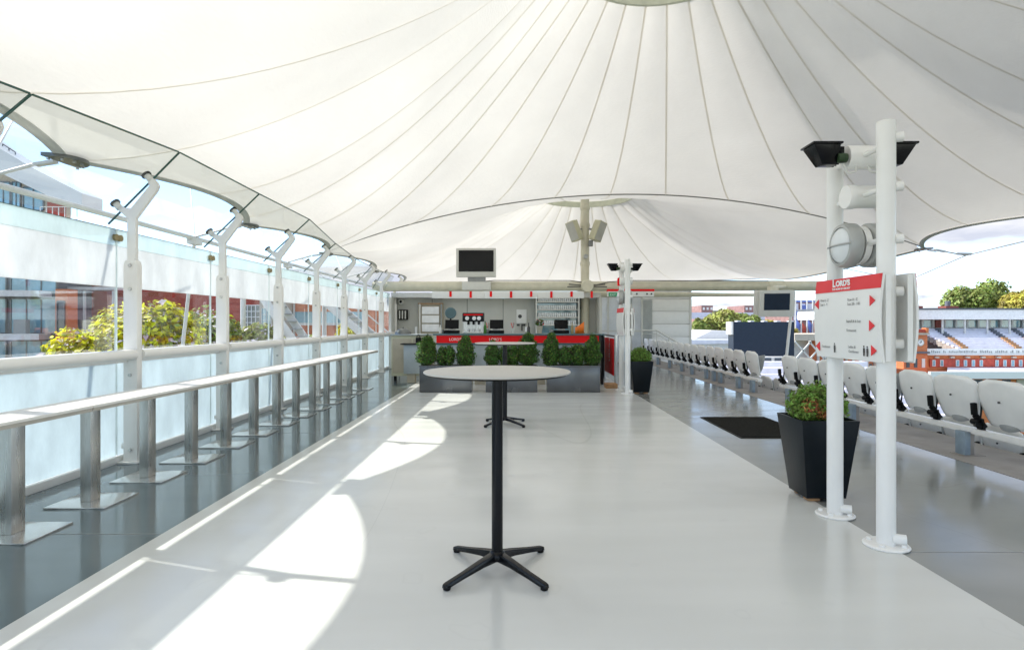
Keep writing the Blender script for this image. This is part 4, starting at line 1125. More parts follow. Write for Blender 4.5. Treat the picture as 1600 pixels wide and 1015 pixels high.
# ================================================================== RED BANNER BARRIER BY THE BAR END
t = thing('banner_barrier', 'red banner stretched between steel posts at the bar end', 'banner', (2.1, 13.4, 0))
bx = 2.12
MB().box(bx - 0.008, bx + 0.008, 12.72, 14.2, 0.22, 1.03).build('banner', 'red', t, world=True)
for y in (12.66, 14.27):
    MB().tube((bx, y, 0.02), (bx, y, 1.12), 0.035, n=16).build('post', 'steel', t, world=True)
    MB().lathe([(0.14, 0.005), (0.14, 0.015), (0.04, 0.03), (0.001, 0.03)], (bx, y, 0), 20).build('foot', 'steel', t, world=True)
MB().tube((bx, 12.66, 1.09), (bx, 14.27, 1.09), 0.02).build('top_rail', 'steel_dark', t, world=True)
text("LORD'S", 0.16, (bx - 0.0095, 13.42, 0.50), (0, 0, 1), (0, 1, 0), 'letter_white', t)
t = thing('counter_return', 'black-sided return end of the bar counter behind the red banner', 'counter', (1.88, 13.6, 0))
MB().box(1.853, 1.90, 12.97, 14.6, 0.02, 1.10).build('side_panel', 'black_matt', t, world=True)
MB().box(1.853, 1.92, 12.93, 14.62, 1.102, 1.133).build('top', 'teal_edge', t, world=True)
MB().box(1.86, 2.1, 12.3, 12.6, 0.006, 0.10).build('step_block', 'wood', t, world=True)

# ================================================================== STADIUM SEATS
SX = 4.72
def make_seat(label, loc, group):
    t = thing('folding_seat', label, 'seat', loc, group)
    # shell: grid over height & width, tapered towards the foot, curved
    W, H0, H1 = 0.305, 0.345, 0.815
    rows = []
    for i in range(13):
        v = i / 12; z = H0 + (H1 - H0) * v
        w = W * (0.76 + 0.24 * min(1, v * 1.7) ** 0.8)
        if v > 0.80: w *= max(0.0, 1 - ((v - 0.80) / 0.222) ** 3.2) ** 0.42
        r = []
        for j in range(13):
            u = -1 + j / 6
            x = -0.075 * (v - 0.15) + 0.055 * u * u * (0.4 + 0.6 * v) + (0.05 * (1 - v) ** 3)
            r.append((x, u * w, z - 0.012 * u * u))
        rows.append(r)
    MB().grid(rows).build('backrest', 'seat_white', t, solid=0.016)
    # folded-up pan in front of it
    rows = []
    for i in range(9):
        v = i / 8; z = 0.315 + 0.40 * v
        w = 0.225 * (0.55 + 0.45 * min(1, v * 3) ** 0.5)
        rows.append([(0.085 + 0.03 * (v) + 0.05 * (-1 + j / 4) ** 2 - 0.06 * (1 - v) ** 2, (-1 + j / 4) * w, z + 0.03 * (-1 + j / 4) ** 2) for j in range(9)])
    MB().grid(rows).build('seat_pan', 'seat_grey', t, solid=0.02)
    MB().lathe([(0.001, -0.058), (0.011, -0.058), (0.011, -0.048)], (0, 0.0, 0.60), 10, 'x').build('bolt', 'ink', t)
    for s in (1,):
        y = 0.315 * s
        b = MB()
        b.bar((-0.035, y, 0.43), (-0.045, y, 0.555), 0.04, 0.05, up=(1, 0, 0)); 
        b.bar((-0.03, y, 0.43), (0.07, y, 0.30), 0.045, 0.05, up=(0, 1, 0))
        b.build('hinge_bracket', 'black_matt', t, bevel=0.008)
        b = MB(); b.bar((-0.04, y - 0.06, 0.335), (0.02, y + 0.05, 0.33), 0.05, 0.045); b.tube((-0.02, y - 0.05, 0.36), (-0.02, y + 0.05, 0.36), 0.03); b.bar((0.0, y - 0.02, 0.40), (0.02, y - 0.02, 0.27), 0.025, 0.09, up=(0, 1, 0))
        b.build('hinge', 'black_matt', t, bevel=0.006)
        MB().path([(0.02, y, 0.34), (0.045, y, 0.55), (0.03, y - 0.02, 0.72)], 0.009, 6).build('side_strut', 'black_matt', t)
    return t
SW = 0.64
near_y = [7.62 + SW * k for k in range(-6, 5)]
far_y = [11.82 + SW * k for k in range(0, 16)]
G1 = 'front row of white folding seats, near block'; G2 = 'front row of white folding seats, far block'
proto = None
for i, y in enumerate(sorted(near_y, reverse=True)):
    lab = 'white folding seat, %s from the aisle in the near front row' % ORD[i]
    if proto is None: proto = make_seat(lab, (SX, y, 0), G1)
    else: dup(proto, (SX, y, 0), lab)
for i, y in enumerate(far_y):
    lab = 'white folding seat, %s from the aisle in the far front row' % ORD[i]
    o = dup(proto, (SX, y, 0), lab); o['group'] = G2
# lower rows, stepping down
for r_ in range(2):
    ks = range(-3, 26)
    for i, k in enumerate(ks):
        y = 4.9 + SW * k + 0.2 * r_
        if y < 3.4: continue
        o = dup(proto, (5.62 + 0.85 * r_, y, -0.62 * (r_ + 1)), 'white folding seat back in the %s row below, %s from the near end' % (['first', 'second'][r_], ORD[i]))
        o['group'] = 'lower rows of white folding seats'
# carrying beams and legs
def seat_beam(label, y0, y1, legs):
    t = thing('seat_beam', label, 'seat frame', (SX, (y0 + y1) / 2, 0), 'seat carrying frames')
    MB().box(SX - 0.03, SX + 0.05, y0, y1, 0.225, 0.285).build('beam', 'white_paint', t, world=True, bevel=0.006)
    for y in legs:
        lg = MB().box(SX - 0.095, SX - 0.035, y - 0.07, y + 0.07, 0.004, 0.245).build('leg', 'post_blue', t, world=True, bevel=0.008)
        MB().box(SX - 0.034, SX + 0.02, y - 0.05, y + 0.05, 0.004, 0.223).build('leg_back_plate', 'concrete', lg, world=True, bevel=0.004)
        MB().box(SX - 0.13, SX + 0.10, y - 0.10, y + 0.10, -0.0015, 0.0035).build('foot_plate', 'concrete', lg, world=True)
seat_beam('white carrying beam under the near front row of seats', 3.3, 10.55, [4.1, 6.15, 8.2, 10.1])
seat_beam('white carrying beam under the far front row of seats', 11.45, 21.8, [11.3 + 0.35, 12.4, 13.5, 13.95, 14.5, 15.7, 16.7, 18.0, 19.5, 21])
for r_ in range(2):
    t = thing('seat_beam', 'white carrying beam under the %s lower row of seats' % ['first', 'second'][r_], 'seat frame', (5.62 + 0.85 * r_, 12, -0.62 * (r_ + 1)), 'seat carrying frames')
    MB().box(-0.03, 0.05, -8.5, 9.5, 0.225, 0.285).build('beam', 'white_paint', t)
    for k in range(10): MB().box(-0.03, 0.03, -8.2 + k * 1.9, -8.1 + k * 1.9, 0.005, 0.224).build('leg', 'post_blue', t)

# ================================================================== WHITE CLAD ANNEX, GLAZING, HANDRAIL
CY = 22.0
an = thing('clad_annex', 'white annex clad in long horizontal panels beyond the far seats', 'building', (5.3, CY, 0))
xa, xb = (1000 - 808) * CY / 920, (1078 - 808) * CY / 920
zs = [-0.4, 0.02, 0.42, 0.87, 1.34, 1.81, 2.28, 2.62]
MB().box(xa, xb - 0.05, CY + 0.05, CY + 4, -9.9, 2.60).build('wall', 'render_white', an, world=True)
for a, c in zip(zs[:-1], zs[1:]):
    MB().box(xa, xb, CY, CY + 0.045, a + 0.008, c - 0.008).build('cladding_panel', 'sign_white', an, world=True, bevel=0.004)
MB().box(xb - 0.02, xb + 0.06, CY - 0.02, CY + 4.02, -0.4, 2.64).build('corner_trim', 'plastic_white', an, world=True)
MB().box(xa - 0.1, xb + 0.08, CY - 0.04, CY + 4.05, 2.625, 2.68).build('roof_trim', 'seat_grey', an, world=True)
MB().box(xa + 0.02, xa + 0.45, CY - 0.03, CY - 0.002, 0.6, 2.25).build('window', 'glass_frost_white', an, world=True)
gs = thing('glazed_partition', 'pale frosted glass partition right of the bar shelves', 'glass partition', (3.3, 20.5, 0))
gx = [(935 - 808) * 20.5 / 920, (950 - 808) * 20.5 / 920, (968 - 808) * 20.5 / 920, (986 - 808) * 20.5 / 920, (1003 - 808) * 20.5 / 920]
for i, (a, c) in enumerate(zip(gx[:-1], gx[1:])):
    MB().box(a + 0.03, c - 0.03, 20.5, 20.52, 0.06, 2.30).build('pane', 'glass_frost_white' if i != 2 else 'glass_frost', gs, world=True)
for a in gx: MB().box(a - 0.025, a + 0.025, 20.47, 20.55, 0.005, 2.36).build('mullion', 'plastic_white', gs, world=True)
for z in (0.03, 1.1, 2.33): MB().box(gx[0] + 0.03, gx[-1] - 0.03, 20.48, 20.54, z - 0.03, z + 0.028).build('transom', 'plastic_white', gs, world=True)
fs_ = thing('red_topped_fascia', 'white overhead board with red top edge and exit sign', 'sign', (3.9, 17.9, 2.2))
x0, x1 = (950 - 808) * 17.3 / 920, (1022 - 808) * 17.3 / 920
MB().box(x0, x1, 17.3, 17.5, zat(463, 17.3), zat(455, 17.3)).build('board', 'sign_white', fs_, world=True)
MB().box(x0 - 0.01, x1 + 0.01, 17.29, 17.51, zat(454.9, 17.3), zat(451.5, 17.3)).build('red_top', 'red', fs_, world=True)
MB().box(x0 + 0.02, x0 + 0.30, 17.27, 17.298, zat(463, 17.3), zat(457, 17.3)).build('exit_panel', 'green_sign', fs_, world=True)
text('EXIT', 0.085, (x0 + 0.05, 17.268, zat(462, 17.3)), (1, 0, 0), (0, 0, 1), 'letter_white', fs_)
for px in (995, 1011, 1018):
    x, y, z = at(px, 459, 17.28)
    MB().lathe([(0.001, 17.27), (0.025, 17.27), (0.025, 17.299)], (x, 0, z), 12, 'y').build('lamp', 'ink', fs_, world=True)
hr = thing('handrail', 'pale tube handrail sloping down in front of the white annex', 'handrail', (4.6, 20.6, 0))
p = [at(991, 516, 21), at(1026, 516, 21), at(1064, 538, 20.4)]
MB().path(p, 0.03, 10).build('top_rail', 'plastic_white', hr, world=True)
MB().path([(q[0], q[1], q[2] - 0.13) for q in p], 0.015, 8).build('mid_rail', 'plastic_white', hr, world=True)
for q in (at(996, 516, 21), at(1026, 516, 21), at(1045, 527, 20.7), at(1062, 536.5, 20.4)):
    MB().tube((q[0], q[1], 0.0), q, 0.02, n=10).build('upright', 'plastic_white', hr, world=True)

# ================================================================== BUILDINGS
def win(root, x, z, w, h, y=0.0, frame='plastic_white', glass='window_dark', nx=2, nz=2, fw=0.08, world=False, depth=0.1):
    b = MB()
    b.box(x, x + w, y - depth, y + 0.05, z - fw * 0.6, z); b.box(x, x + w, y - depth, y + 0.05, z + h, z + h + fw * 0.6)
    b.box(x - fw * 0.6, x, y - depth, y + 0.05, z, z + h); b.box(x + w, x + w + fw * 0.6, y - depth, y + 0.05, z, z + h)
    for i in range(1, nx): b.box(x + w * i / nx - fw * 0.25, x + w * i / nx + fw * 0.25, y - depth * 0.8, y - 0.002, z, z + h)
    for j in range(1, nz): b.box(x, x + w, y - depth * 0.78, y - 0.003, z + h * j / nz - fw * 0.25, z + h * j / nz + fw * 0.25)
    f = b.build('window', frame, root, world=world, smooth=False)
    MB().box(x, x + w, y - 0.03, y - 0.004, z, z + h).build('pane', glass, f, world=world, smooth=False)
    return f

# --- modern glass building at far left
gb = thing('office_building', 'modern glass office block with white balcony bands at far left', 'building', (-36.0, 45, -10), rz=R(10))
MB().box(-30, 0.75, 0.0, 6, 0, 17.6).build('wall', 'slate', gb)
for k, z in enumerate((1.0, 4.2, 7.4, 10.6, 13.8)):
    MB().box(-30.5, 0.4, -1.6, -0.01, z - 0.45, z).build('balcony_slab', 'render_white', gb)
    MB().box(-30.3, 0.2, -1.55, -1.52, z + 0.003, z + 1.0).build('glass_balustrade', 'glass_clear', gb)
    for i in range(9):
        x = -29.5 + i * 3.4
        win(gb, x, z + 0.05, 3.0, 2.55, 0.0, 'steel_dark', 'window_blue', 3, 1, 0.16)
    if k in (2, 3):
        for j in range(6):
            MB().box(-12 + j * 2.1, -11.2 + j * 2.1, -1.2, -0.7, z + 0.01, z + 1.05).build('balcony_chair', 'seat_grey', gb)
MB().box(-30, 0.9, -2.4, 6, 17.61, 17.9).build('roof', 'render_white', gb)
up = thing('penthouse', 'pale upper storey with sloping roof seen above the glass at left', 'building', (-40, 44, 8))
Y0 = 44
def P2(px, py): q = at(px, py, Y0); return (q[0], q[2])
MB().prism([P2(-120, 150), P2(0, 232), P2(50, 262), P2(128, 302), P2(128, 326), P2(100, 318), P2(0, 270), P2(-120, 230)], Y0, Y0 + 2.2).build('sloping_roof', 'sign_white', up, world=True)
MB().prism([P2(-120, 226), P2(0, 268), P2(72, 306), P2(72, 345), P2(-120, 330)], Y0 + 1.5, Y0 + 2.5).build('wall', 'stone', up, world=True)
MB().prism([P2(73, 307), P2(92, 315), P2(92, 350), P2(73, 346)], Y0 + 0.05, Y0 + 0.7).build('brick_pier', 'brickwork', up, world=True)
for a, c in ((-60, -34), (-30, -8), (-4, 16), (20, 32), (38, 68)):
    q0, q1 = at(a, 322, Y0 + 1.5), at(c, 322, Y0 + 1.5)
    win(up, q0[0], at(0, 328, Y0 + 1.5)[2], q1[0] - q0[0], 2.1 if a < 30 else 1.7, Y0 + 1.49, 'steel_dark', 'window_blue', 2, 1, 0.14, world=True)
q0, q1 = at(4, 225, Y0 + 1), at(24, 238, Y0 + 1)
b = MB(); b.path([(q0[0], Y0 + 1, q0[2]), (q1[0], Y0 + 1, q1[2])], 0.04)
for f in (0, 0.5, 1): b.tube((q0[0] + (q1[0] - q0[0]) * f, Y0 + 1, q0[2] - 1.6), (q0[0] + (q1[0] - q0[0]) * f, Y0 + 1, q0[2] + (q1[2] - q0[2]) * f), 0.04)
b.build('roof_rail', 'steel_dark', up, world=True)
b = MB(); a = at(95, 335, Y0); c = at(150, 350, Y0); b.box(a[0] - 3, c[0], Y0 - 2, Y0 + 3, c[2] - 0.4, c[2]); b.build('terrace', 'render_white', up, world=True)
b = MB()
for k in range(7): x = a[0] + (c[0] - a[0]) * k / 6; b.tube((x, Y0 - 1.9, c[2]), (x, Y0 - 1.9, c[2] + 0.9), 0.03, n=6)
b.tube((a[0], Y0 - 1.9, c[2] + 0.9), (c[0], Y0 - 1.9, c[2] + 0.9), 0.03, n=6); b.build('terrace_rail', 'plastic_white', up, world=True)

# --- red brick blocks behind the shrubs
def brick_block(name, label, X, Y, w, dpt, h, cols, rows, z0=1.2, ww=1.2, wh=1.7, wall='brickwork', rz=0.0, frame='letter_white', nx=3, nz=3, gap=0.0, pitch=3.0, glass='window_dark', group='brick buildings left of the terrace'):
    t = thing(name, label, 'building', (X, Y, -10), group, rz)
    MB().box(0, w, 0, dpt, 0, h).build('wall', wall, t)
    MB().box(-0.2, w + 0.2, -0.2, dpt + 0.2, h + 0.002, h + 0.35).build('parapet', 'stone', t)
    px = w / cols
    for r_ in range(rows):
        z = z0 + r_ * pitch
        if z + wh > h - 0.2: break
        for c_ in range(cols):
            win(t, px * (c_ + 0.5) - ww / 2, z, ww, wh, 0.0, frame, glass, nx, nz, 0.10)
            MB().box(px * (c_ + 0.5) - ww / 2 - 0.1, px * (c_ + 0.5) + ww / 2 + 0.1, -0.16, -0.002, z - 0.24, z - 0.07).build('sill', 'stone', t, smooth=False)
    return t
pxX = lambda px, Y: (px - 808) * Y / 920
brick_block('apartment_block', 'tall orange and dark brick block beside the glass offices', pxX(80, 50), 50, 16, 12, 14.6, 4, 5, z0=1.4, ww=2.4, wh=1.1, nx=3, nz=1, wall='brickwork', glass='window_blue')
MB().box(0, 1, 0, 1, 0, 1)
t = thing('orange_pier', 'orange brick stair tower between offices and brick block', 'building', (pxX(96, 43.5), 43.5, -10))
MB().box(-0.45, 0.45, 0, 1, 0, 13.9).build('tower', 'brickwork_orange', t)
win(t, -0.25, 10.6, 0.5, 2.4, 0.0, 'steel_dark', 'window_dark', 1, 2)
t = thing('balcony_terrace', 'lilac-grey projecting balcony across the brick block', 'balcony', (pxX(95, 46.5), 46.5, 1.0))
MB().box(-3.5, 4.5, 0, 1.5, 3.0, 3.25).build('upper_slab', 'render_white', t)
MB().box(-3.0, 4.5, 0, 1.5, -0.4, -0.1).build('lower_slab', 'blue_paint', t)
MB().box(-3.4, 4.5, 0.02, 0.05, -0.09, 1.0).build('glass_balustrade', 'glass_clear', t)
for k in range(4): MB().box(-3 + k * 2.3, -2.85 + k * 2.3, 0.2, 0.35, -0.09, 2.99).build('post', 'plastic_white', t)
brick_block('warehouse', 'long low brick block behind the yellow shrubs', pxX(150, 58), 58, 18, 12, 13.6, 6, 5, z0=1.0, ww=2.2, wh=1.6, nx=2, nz=1, glass='window_blue')
brick_block('mansion_block', 'dark red brick house with small white sash windows', pxX(352, 38), 38, 3.45, 10, 14.0, 1, 6, z0=1.65, ww=1.05, wh=1.45, nx=4, nz=4, wall='brickwork', pitch=2.35)
t = thing('stone_turret', 'pale glazed stair turret beside the dark red brick house', 'building', (pxX(408, 37), 37, -10))
MB().box(-0.1, 0.85, 0, 3, 0, 14).build('wall', 'stone', t)
for k in range(5): win(t, 0.08, 2.0 + k * 2.2, 0.55, 1.5, 0.0, 'plastic_white', 'window_blue', 2, 4, 0.06)
cb2 = thing('curtain_wall_block', 'orange brick block with white frame grid and blue bands', 'building', (pxX(424, 40), 40, -10), 'brick buildings left of the terrace')
MB().box(0, 6.6, 0, 10, 0, 13.3).build('wall', 'brickwork_orange', cb2)
for k in range(4):
    z = 2.7 + k * 2.9
    MB().box(0.02, 6.5, -0.06, -0.003, z, z + 0.75).build('window_band', 'window_blue', cb2)
    MB().box(0.02, 6.5, -0.12, -0.003, z - 0.17, z - 0.003).build('white_band', 'plastic_white', cb2)
for k in range(5): MB().box(0.1 + k * 1.45, 0.22 + k * 1.45, -0.20, -0.125, 0, 13.3).build('white_mullion', 'plastic_white', cb2)
brick_block('red_terrace', 'distant red brick terrace behind the white staircase', pxX(500, 70), 70, 8.0, 10, 13.6, 4, 5, z0=1.2, ww=0.9, wh=1.4, wall='brickwork', pitch=2.9)
lb = thing('lilac_block', 'pale lilac office building at the far end of the glass', 'building', (pxX(566, 60), 60, -10))
MB().box(0, 8, 0, 14, 0, 12.2).build('wall', 'stand_seats', lb)
for k in range(4):
    MB().box(0.2, 7.8, -0.05, -0.003, 1.5 + k * 2.7, 2.8 + k * 2.7).build('window_band', 'window_blue', lb)
    for j in range(8): MB().box(0.6 + j * 0.95, 0.72 + j * 0.95, -0.1, -0.051, 1.5 + k * 2.7, 2.8 + k * 2.7).build('mullion', 'plastic_white', lb)

# --- white external staircase beyond the glass
es = thing('external_staircase', 'white steel external staircase sloping down beyond the glass', 'staircase', (-7.5, 21, -0.3))
def stair(p0, p1, w, n):
    p0, p1 = Vector(p0), Vector(p1)
    for dy in (-w / 2, w / 2):
        MB().bar(p0 + Vector((0, dy, 0)), p1 + Vector((0, dy, 0)), 0.10, 0.26).build('stringer', 'white_paint', es, world=True, bevel=0.01)
    for k in range(n):
        c = p0 + (p1 - p0) * ((k + 0.5) / n) + Vector((0, 0, 0.05))
        MB().box(c.x - 0.14, c.x + 0.14, c.y - w / 2 + 0.052, c.y + w / 2 - 0.052, c.z - 0.02, c.z + 0.02).build('tread', 'seat_grey', es, world=True)
stair((-9.2, 20.5, 3.1), (-6.6, 20.5, -0.6), 1.2, 14)
stair((-8.0, 22.5, 2.9), (-4.6, 22.5, 0.0), 1.4, 16)
MB().box(-9.6, -7.4, 20.0, 23.4, 3.0, 3.2).build('landing', 'white_paint', es, world=True)
for x, y in ((-9.4, 20.2), (-9.4, 23.2), (-7.6, 23.2)): MB().tube((x, y, -10), (x, y, 3.0), 0.09).build('column', 'white_paint', es, world=True)
for dz in (0.9,):
    MB().tube((-8.0, 21.75, 2.9 + dz), (-4.6, 21.75, 0.0 + dz), 0.025).build('handrail', 'white_paint', es, world=True)

# ================================================================== TREES
def tree(name, label, X, Y, zb, blobs, n, size, m, group, trunk_r=0.16, **kw):
    t = thing(name, label, 'tree', (X, Y, zb), group)
    cx = sum(b[0] for b in blobs) / len(blobs); cy2 = sum(b[1] for b in blobs) / len(blobs); cz = min(b[2] for b in blobs)
    b = MB(); b.tube((X, Y, zb), (cx, cy2, cz - 0.1), trunk_r, trunk_r * 0.6, 10)
    for q in blobs: b.tube((cx, cy2, cz - 0.3), (q[0], q[1], q[2] + q[5] * 0.3), trunk_r * 0.45, trunk_r * 0.12, 7)
    b.build('trunk', 'bark', t, world=True)
    leaves('crown', m, t, blobs, n, size, kind='stuff', **kw)
    return t
def blobby(cx, cy, cz, rx, ry, rz, k, seed):
    r = random.Random(seed); out = [(cx, cy, cz, rx * 0.7, ry * 0.7, rz * 0.75)]
    for i in range(k):
        a = r.uniform(0, 2 * PI); e = r.uniform(-0.3, 0.95)
        f = r.uniform(0.30, 0.46)
        out.append((cx + rx * 0.66 * math.cos(a) * math.cos(e), cy + ry * 0.66 * math.sin(a) * math.cos(e), cz + rz * 0.66 * math.sin(e), rx * f, ry * f, rz * f * 1.1))
    return out
GT = 'leafy trees outside the glass on the left'
tree('leafy_tree', 'yellow-green tree at far left of the clear glass', -7.3, 9.3, -10, blobby(-7.3, 9.3, -0.3, 1.0, 1.2, 1.35, 7, 1), 6500, 0.07, 'leaf_yellow', GT, mats=['leaf_yellow', 'leaf_green', 'flower'])
tree('leafy_tree', 'tallest yellow-green tree, around the first two posts', -7.7, 11.7, -10, blobby(-7.7, 11.7, 0.2, 1.5, 1.5, 1.75, 9, 2), 11000, 0.072, 'leaf_yellow', GT, mats=['leaf_yellow', 'leaf_green', 'flower'])
tree('leafy_tree', 'green tree between the first and second posts', -7.9, 14.2, -10, blobby(-7.9, 14.2, 0.2, 1.3, 1.5, 1.7, 8, 3), 9000, 0.07, 'leaf_green', GT, mats=['leaf_green', 'leaf_yellow', 'flower'])
tree('leafy_tree', 'lower olive tree in front of the dark red brick house', -9.3, 20.0, -10, blobby(-9.3, 20.0, 0.3, 1.6, 1.6, 1.2, 7, 4), 7000, 0.08, 'leaf_olive', GT, mats=['leaf_olive', 'flower', 'leaf_green'])
tree('leafy_tree', 'small pale tree below the orange brick block', -9.8, 26.0, -10, blobby(-9.8, 26.0, -0.1, 1.5, 1.5, 1.1, 6, 5), 3800, 0.10, 'leaf_olive', GT, mats=['leaf_olive', 'flower'])
tree('leafy_tree', 'green tree seen through the staircase', -7.6, 28.0, -10, blobby(-7.6, 28.0, 0.3, 1.2, 1.2, 1.4, 6, 6), 3500, 0.10, 'leaf_yellow', GT)
GR = 'trees beyond the ground on the right'
def rtree(label, px, py, wpx, hpx, Y, m, seed, n=9000):
    x, y, z = at(px, py, Y); s = Y / 920
    tree('broad_tree', label, x, y, -10, blobby(x, y, z - hpx * s * 0.5, wpx * s * 0.5, wpx * s * 0.45, hpx * s * 0.52, 11, seed), n, 0.0032 * Y, m, GR, 0.35, lump=0.08)
rtree('tall green tree behind the pavilion roof', 1535, 436, 105, 90, 85, 'leaf_green', 11)
rtree('yellowing tree at right edge behind the pavilion', 1602, 450, 75, 80, 80, 'leaf_gold', 12)
rtree('pale green tree behind the white stand roof', 1124, 481, 72, 70, 62, 'leaf_olive', 13)
rtree('green tree left of the pale green tree, by the annex', 1090, 496, 44, 60, 58, 'leaf_green', 14, 6000)
rtree('green tree above the dark screen, left half', 1160, 488, 60, 50, 66, 'leaf_green', 15, 7000)
rtree('low yellow tree above the dark screen, right half', 1205, 499, 70, 40, 64, 'leaf_gold', 16, 6000)

# ================================================================== FAR STANDS AND BUILDINGS ON THE RIGHT
sc = thing('big_screen', 'large dark blue screen back standing across the ground', 'screen', (13.4, 32, -10))
x0, x1, z0, z1 = pxX(1146, 32), pxX(1241, 32), zat(557, 32), zat(502.5, 32)
MB().box(x0, x1, 32, 32.8, z0, z1).build('panel', 'screen_navy', sc, world=True)
for k in range(5): MB().box(x0 + 0.25 + k * 0.72, x0 + 0.45 + k * 0.72, 32.1, 32.5, z1, z1 + 0.06).build('top_light', 'letter_white', sc, world=True)
MB().box(x0 - 0.12, x0 - 0.01, 32, 32.8, z0 + 1.2, z1).build('side_trim', 'plastic_white', sc, world=True)
for x in (x0 + 0.8, x1 - 0.9): MB().box(x - 0.15, x + 0.15, 32.2, 32.6, -10, z0).build('leg', 'white_paint', sc, world=True)
t = thing('commentary_box', 'white box with dark window under the big screen', 'booth', (pxX(1212, 31), 31, -10))
x0, x1 = pxX(1190, 31), pxX(1242, 31)
MB().box(x0, x1, 31, 34, -10, zat(557.5, 31)).build('wall', 'render_white', t, world=True)
for k in range(3): MB().box(x0 + 0.12 + k * 0.56, x0 + 0.5 + k * 0.56, 30.96, 30.995, zat(574, 31), zat(559, 31)).build('window', 'window_dark', t, world=True)
# white roofs
t = thing('stand_roof', 'white sloping stand roof left of the big screen', 'stand', (pxX(1115, 45), 45, -10))
def P3(px, py, Y): q = at(px, py, Y); return (q[0], q[2])
MB().prism([P3(1060, 535, 45), P3(1078, 533, 45), P3(1112, 516, 45), P3(1152, 517, 45), P3(1160, 545, 45), P3(1060, 548, 45)], 45, 55).build('roof', 'render_white', t, world=True)
MB().prism([P3(1060, 530, 44), P3(1156, 530, 44), P3(1156, 536, 44), P3(1060, 537, 44)], 43, 44.5).build('grey_edge', 'stand_seats', t, world=True)
MB().prism([P3(1060, 537.3, 44), P3(1156, 536.3, 44), P3(1156, 620, 44), P3(1060, 620, 44)], 43.2, 44.4).build('wall', 'render_white', t, world=True)
# terrace of white rows below the screen
t = thing('lower_stand', 'lower stand of white seat rows beneath the big screen', 'stand', (11, 26, -10))
for k in range(9):
    MB().box(7.5, 16.5, 20.5 + k * 0.9, 20.95 + k * 0.9, -2.6 + k * 0.22, -2.2 + k * 0.22).build('seat_row', 'stand_seats', t, world=True)
MB().box(7.5, 16.5, 20.4, 29, -10, -2.65).build('base', 'render_white', t, world=True)
# far buildings with flags
t = thing('flag_building', 'blue and white building with flagpoles left of the direction sign', 'building', (pxX(1255, 90), 90, -10), 'buildings across the ground')
MB().box(pxX(1238, 90), pxX(1310, 90), 90, 100, -10, zat(472, 90)).build('wall', 'brick_far', t, world=True)
for k in range(4):
    MB().box(pxX(1240 + k * 11, 90), pxX(1247 + k * 11, 90), 89.9, 89.99, zat(500, 90), zat(474, 90)).build('pale_bay', 'stand_seats', t, world=True)
    MB().box(pxX(1240 + k * 11, 90), pxX(1250 + k * 11, 90), 89.7, 89.89, zat(492 - k % 2 * 8, 90), zat(485 - k % 2 * 8, 90)).build('blue_sign', 'blue_paint', t, world=True)
MB().box(pxX(1238, 88), pxX(1300, 88), 88, 88.5, zat(472, 88), zat(469, 88)).build('roof_edge', 'blue_paint', t, world=True)
for k in range(5):
    f = MB().tube(at(1243 + k * 9, 523, 80), at(1243 + k * 9, 468, 80), 0.09, n=6).build('flagpole', 'plastic_white', t, world=True)
    a = at(1244 + k * 9, 497 + k % 2 * 5, 80)
    MB().add([(a[0], 80, a[2]), (a[0] + 0.6, 80.1, a[2] - 0.8), (a[0] + 0.5, 80.05, a[2] - 2.4), (a[0], 80, a[2] - 1.2)], [(0, 1, 2, 3)]).build('flag', 'brick' if k % 2 else 'blue_paint', f, world=True, solid=0.02, recalc=False)
t = thing('lattice_stand', 'cream stand with white lattice bracing left of the direction sign', 'stand', (pxX(1265, 55), 55, -10))
MB().box(pxX(1242, 55), pxX(1345, 55), 55, 62, zat(532, 55), zat(522, 55)).build('roof', 'stone', t, world=True)
MB().box(pxX(1242, 55), pxX(1345, 55), 57, 62, -10, zat(533, 55)).build('wall', 'render_white', t, world=True)
for k in range(4):
    x = pxX(1242 + k * 22, 54.5)
    MB().bar((x, 54.5, zat(562, 54.5)), (x + 1.5, 54.5, zat(533, 54.5)), 0.12).build('brace', 'plastic_white', t, world=True)
    MB().bar((x, 54.5, zat(533, 54.5)), (x + 1.5, 54.5, zat(562, 54.5)), 0.12).build('brace', 'plastic_white', t, world=True)
for i, (px0, px1, py) in enumerate(((1096, 1114, 477), (1163, 1186, 477))):
    t = thing('distant_house', ['distant brick rooftop above the trees, left of the hanging television', 'distant brick and white house just left of the hanging television'][i], 'house', (pxX(px0, 120), 120, -10), 'buildings across the ground')
    MB().box(pxX(px0, 120), pxX(px1, 120), 120, 130, -10, zat(py, 120)).build('wall', 'brick_far', t, world=True)
    for k in range(3):
        x = pxX(px0 + 2 + k * 6, 120); MB().box(x, x + 0.4, 119.9, 119.99, zat(py + 7, 120), zat(py + 3, 120)).build('window', 'plastic_white', t, world=True)
    MB().box(pxX(px0 - 16, 118), pxX(px1 + 10, 118), 118, 119, zat(498, 118), zat(488, 118)).build('white_wing', 'stand_seats', t, world=True)
t = thing('distant_house', 'long grey roofline behind the trees right of the annex', 'house', (pxX(1100, 130), 130, -10), 'buildings across the ground')
MB().box(pxX(1060, 130), pxX(1200, 130), 130, 140, -10, zat(488, 130)).build('wall', 'stand_seats', t, world=True)
MB().box(pxX(1058, 130), pxX(1202, 130), 129.5, 140.5, zat(488, 130), zat(485, 130)).build('roof', 'slate', t, world=True)

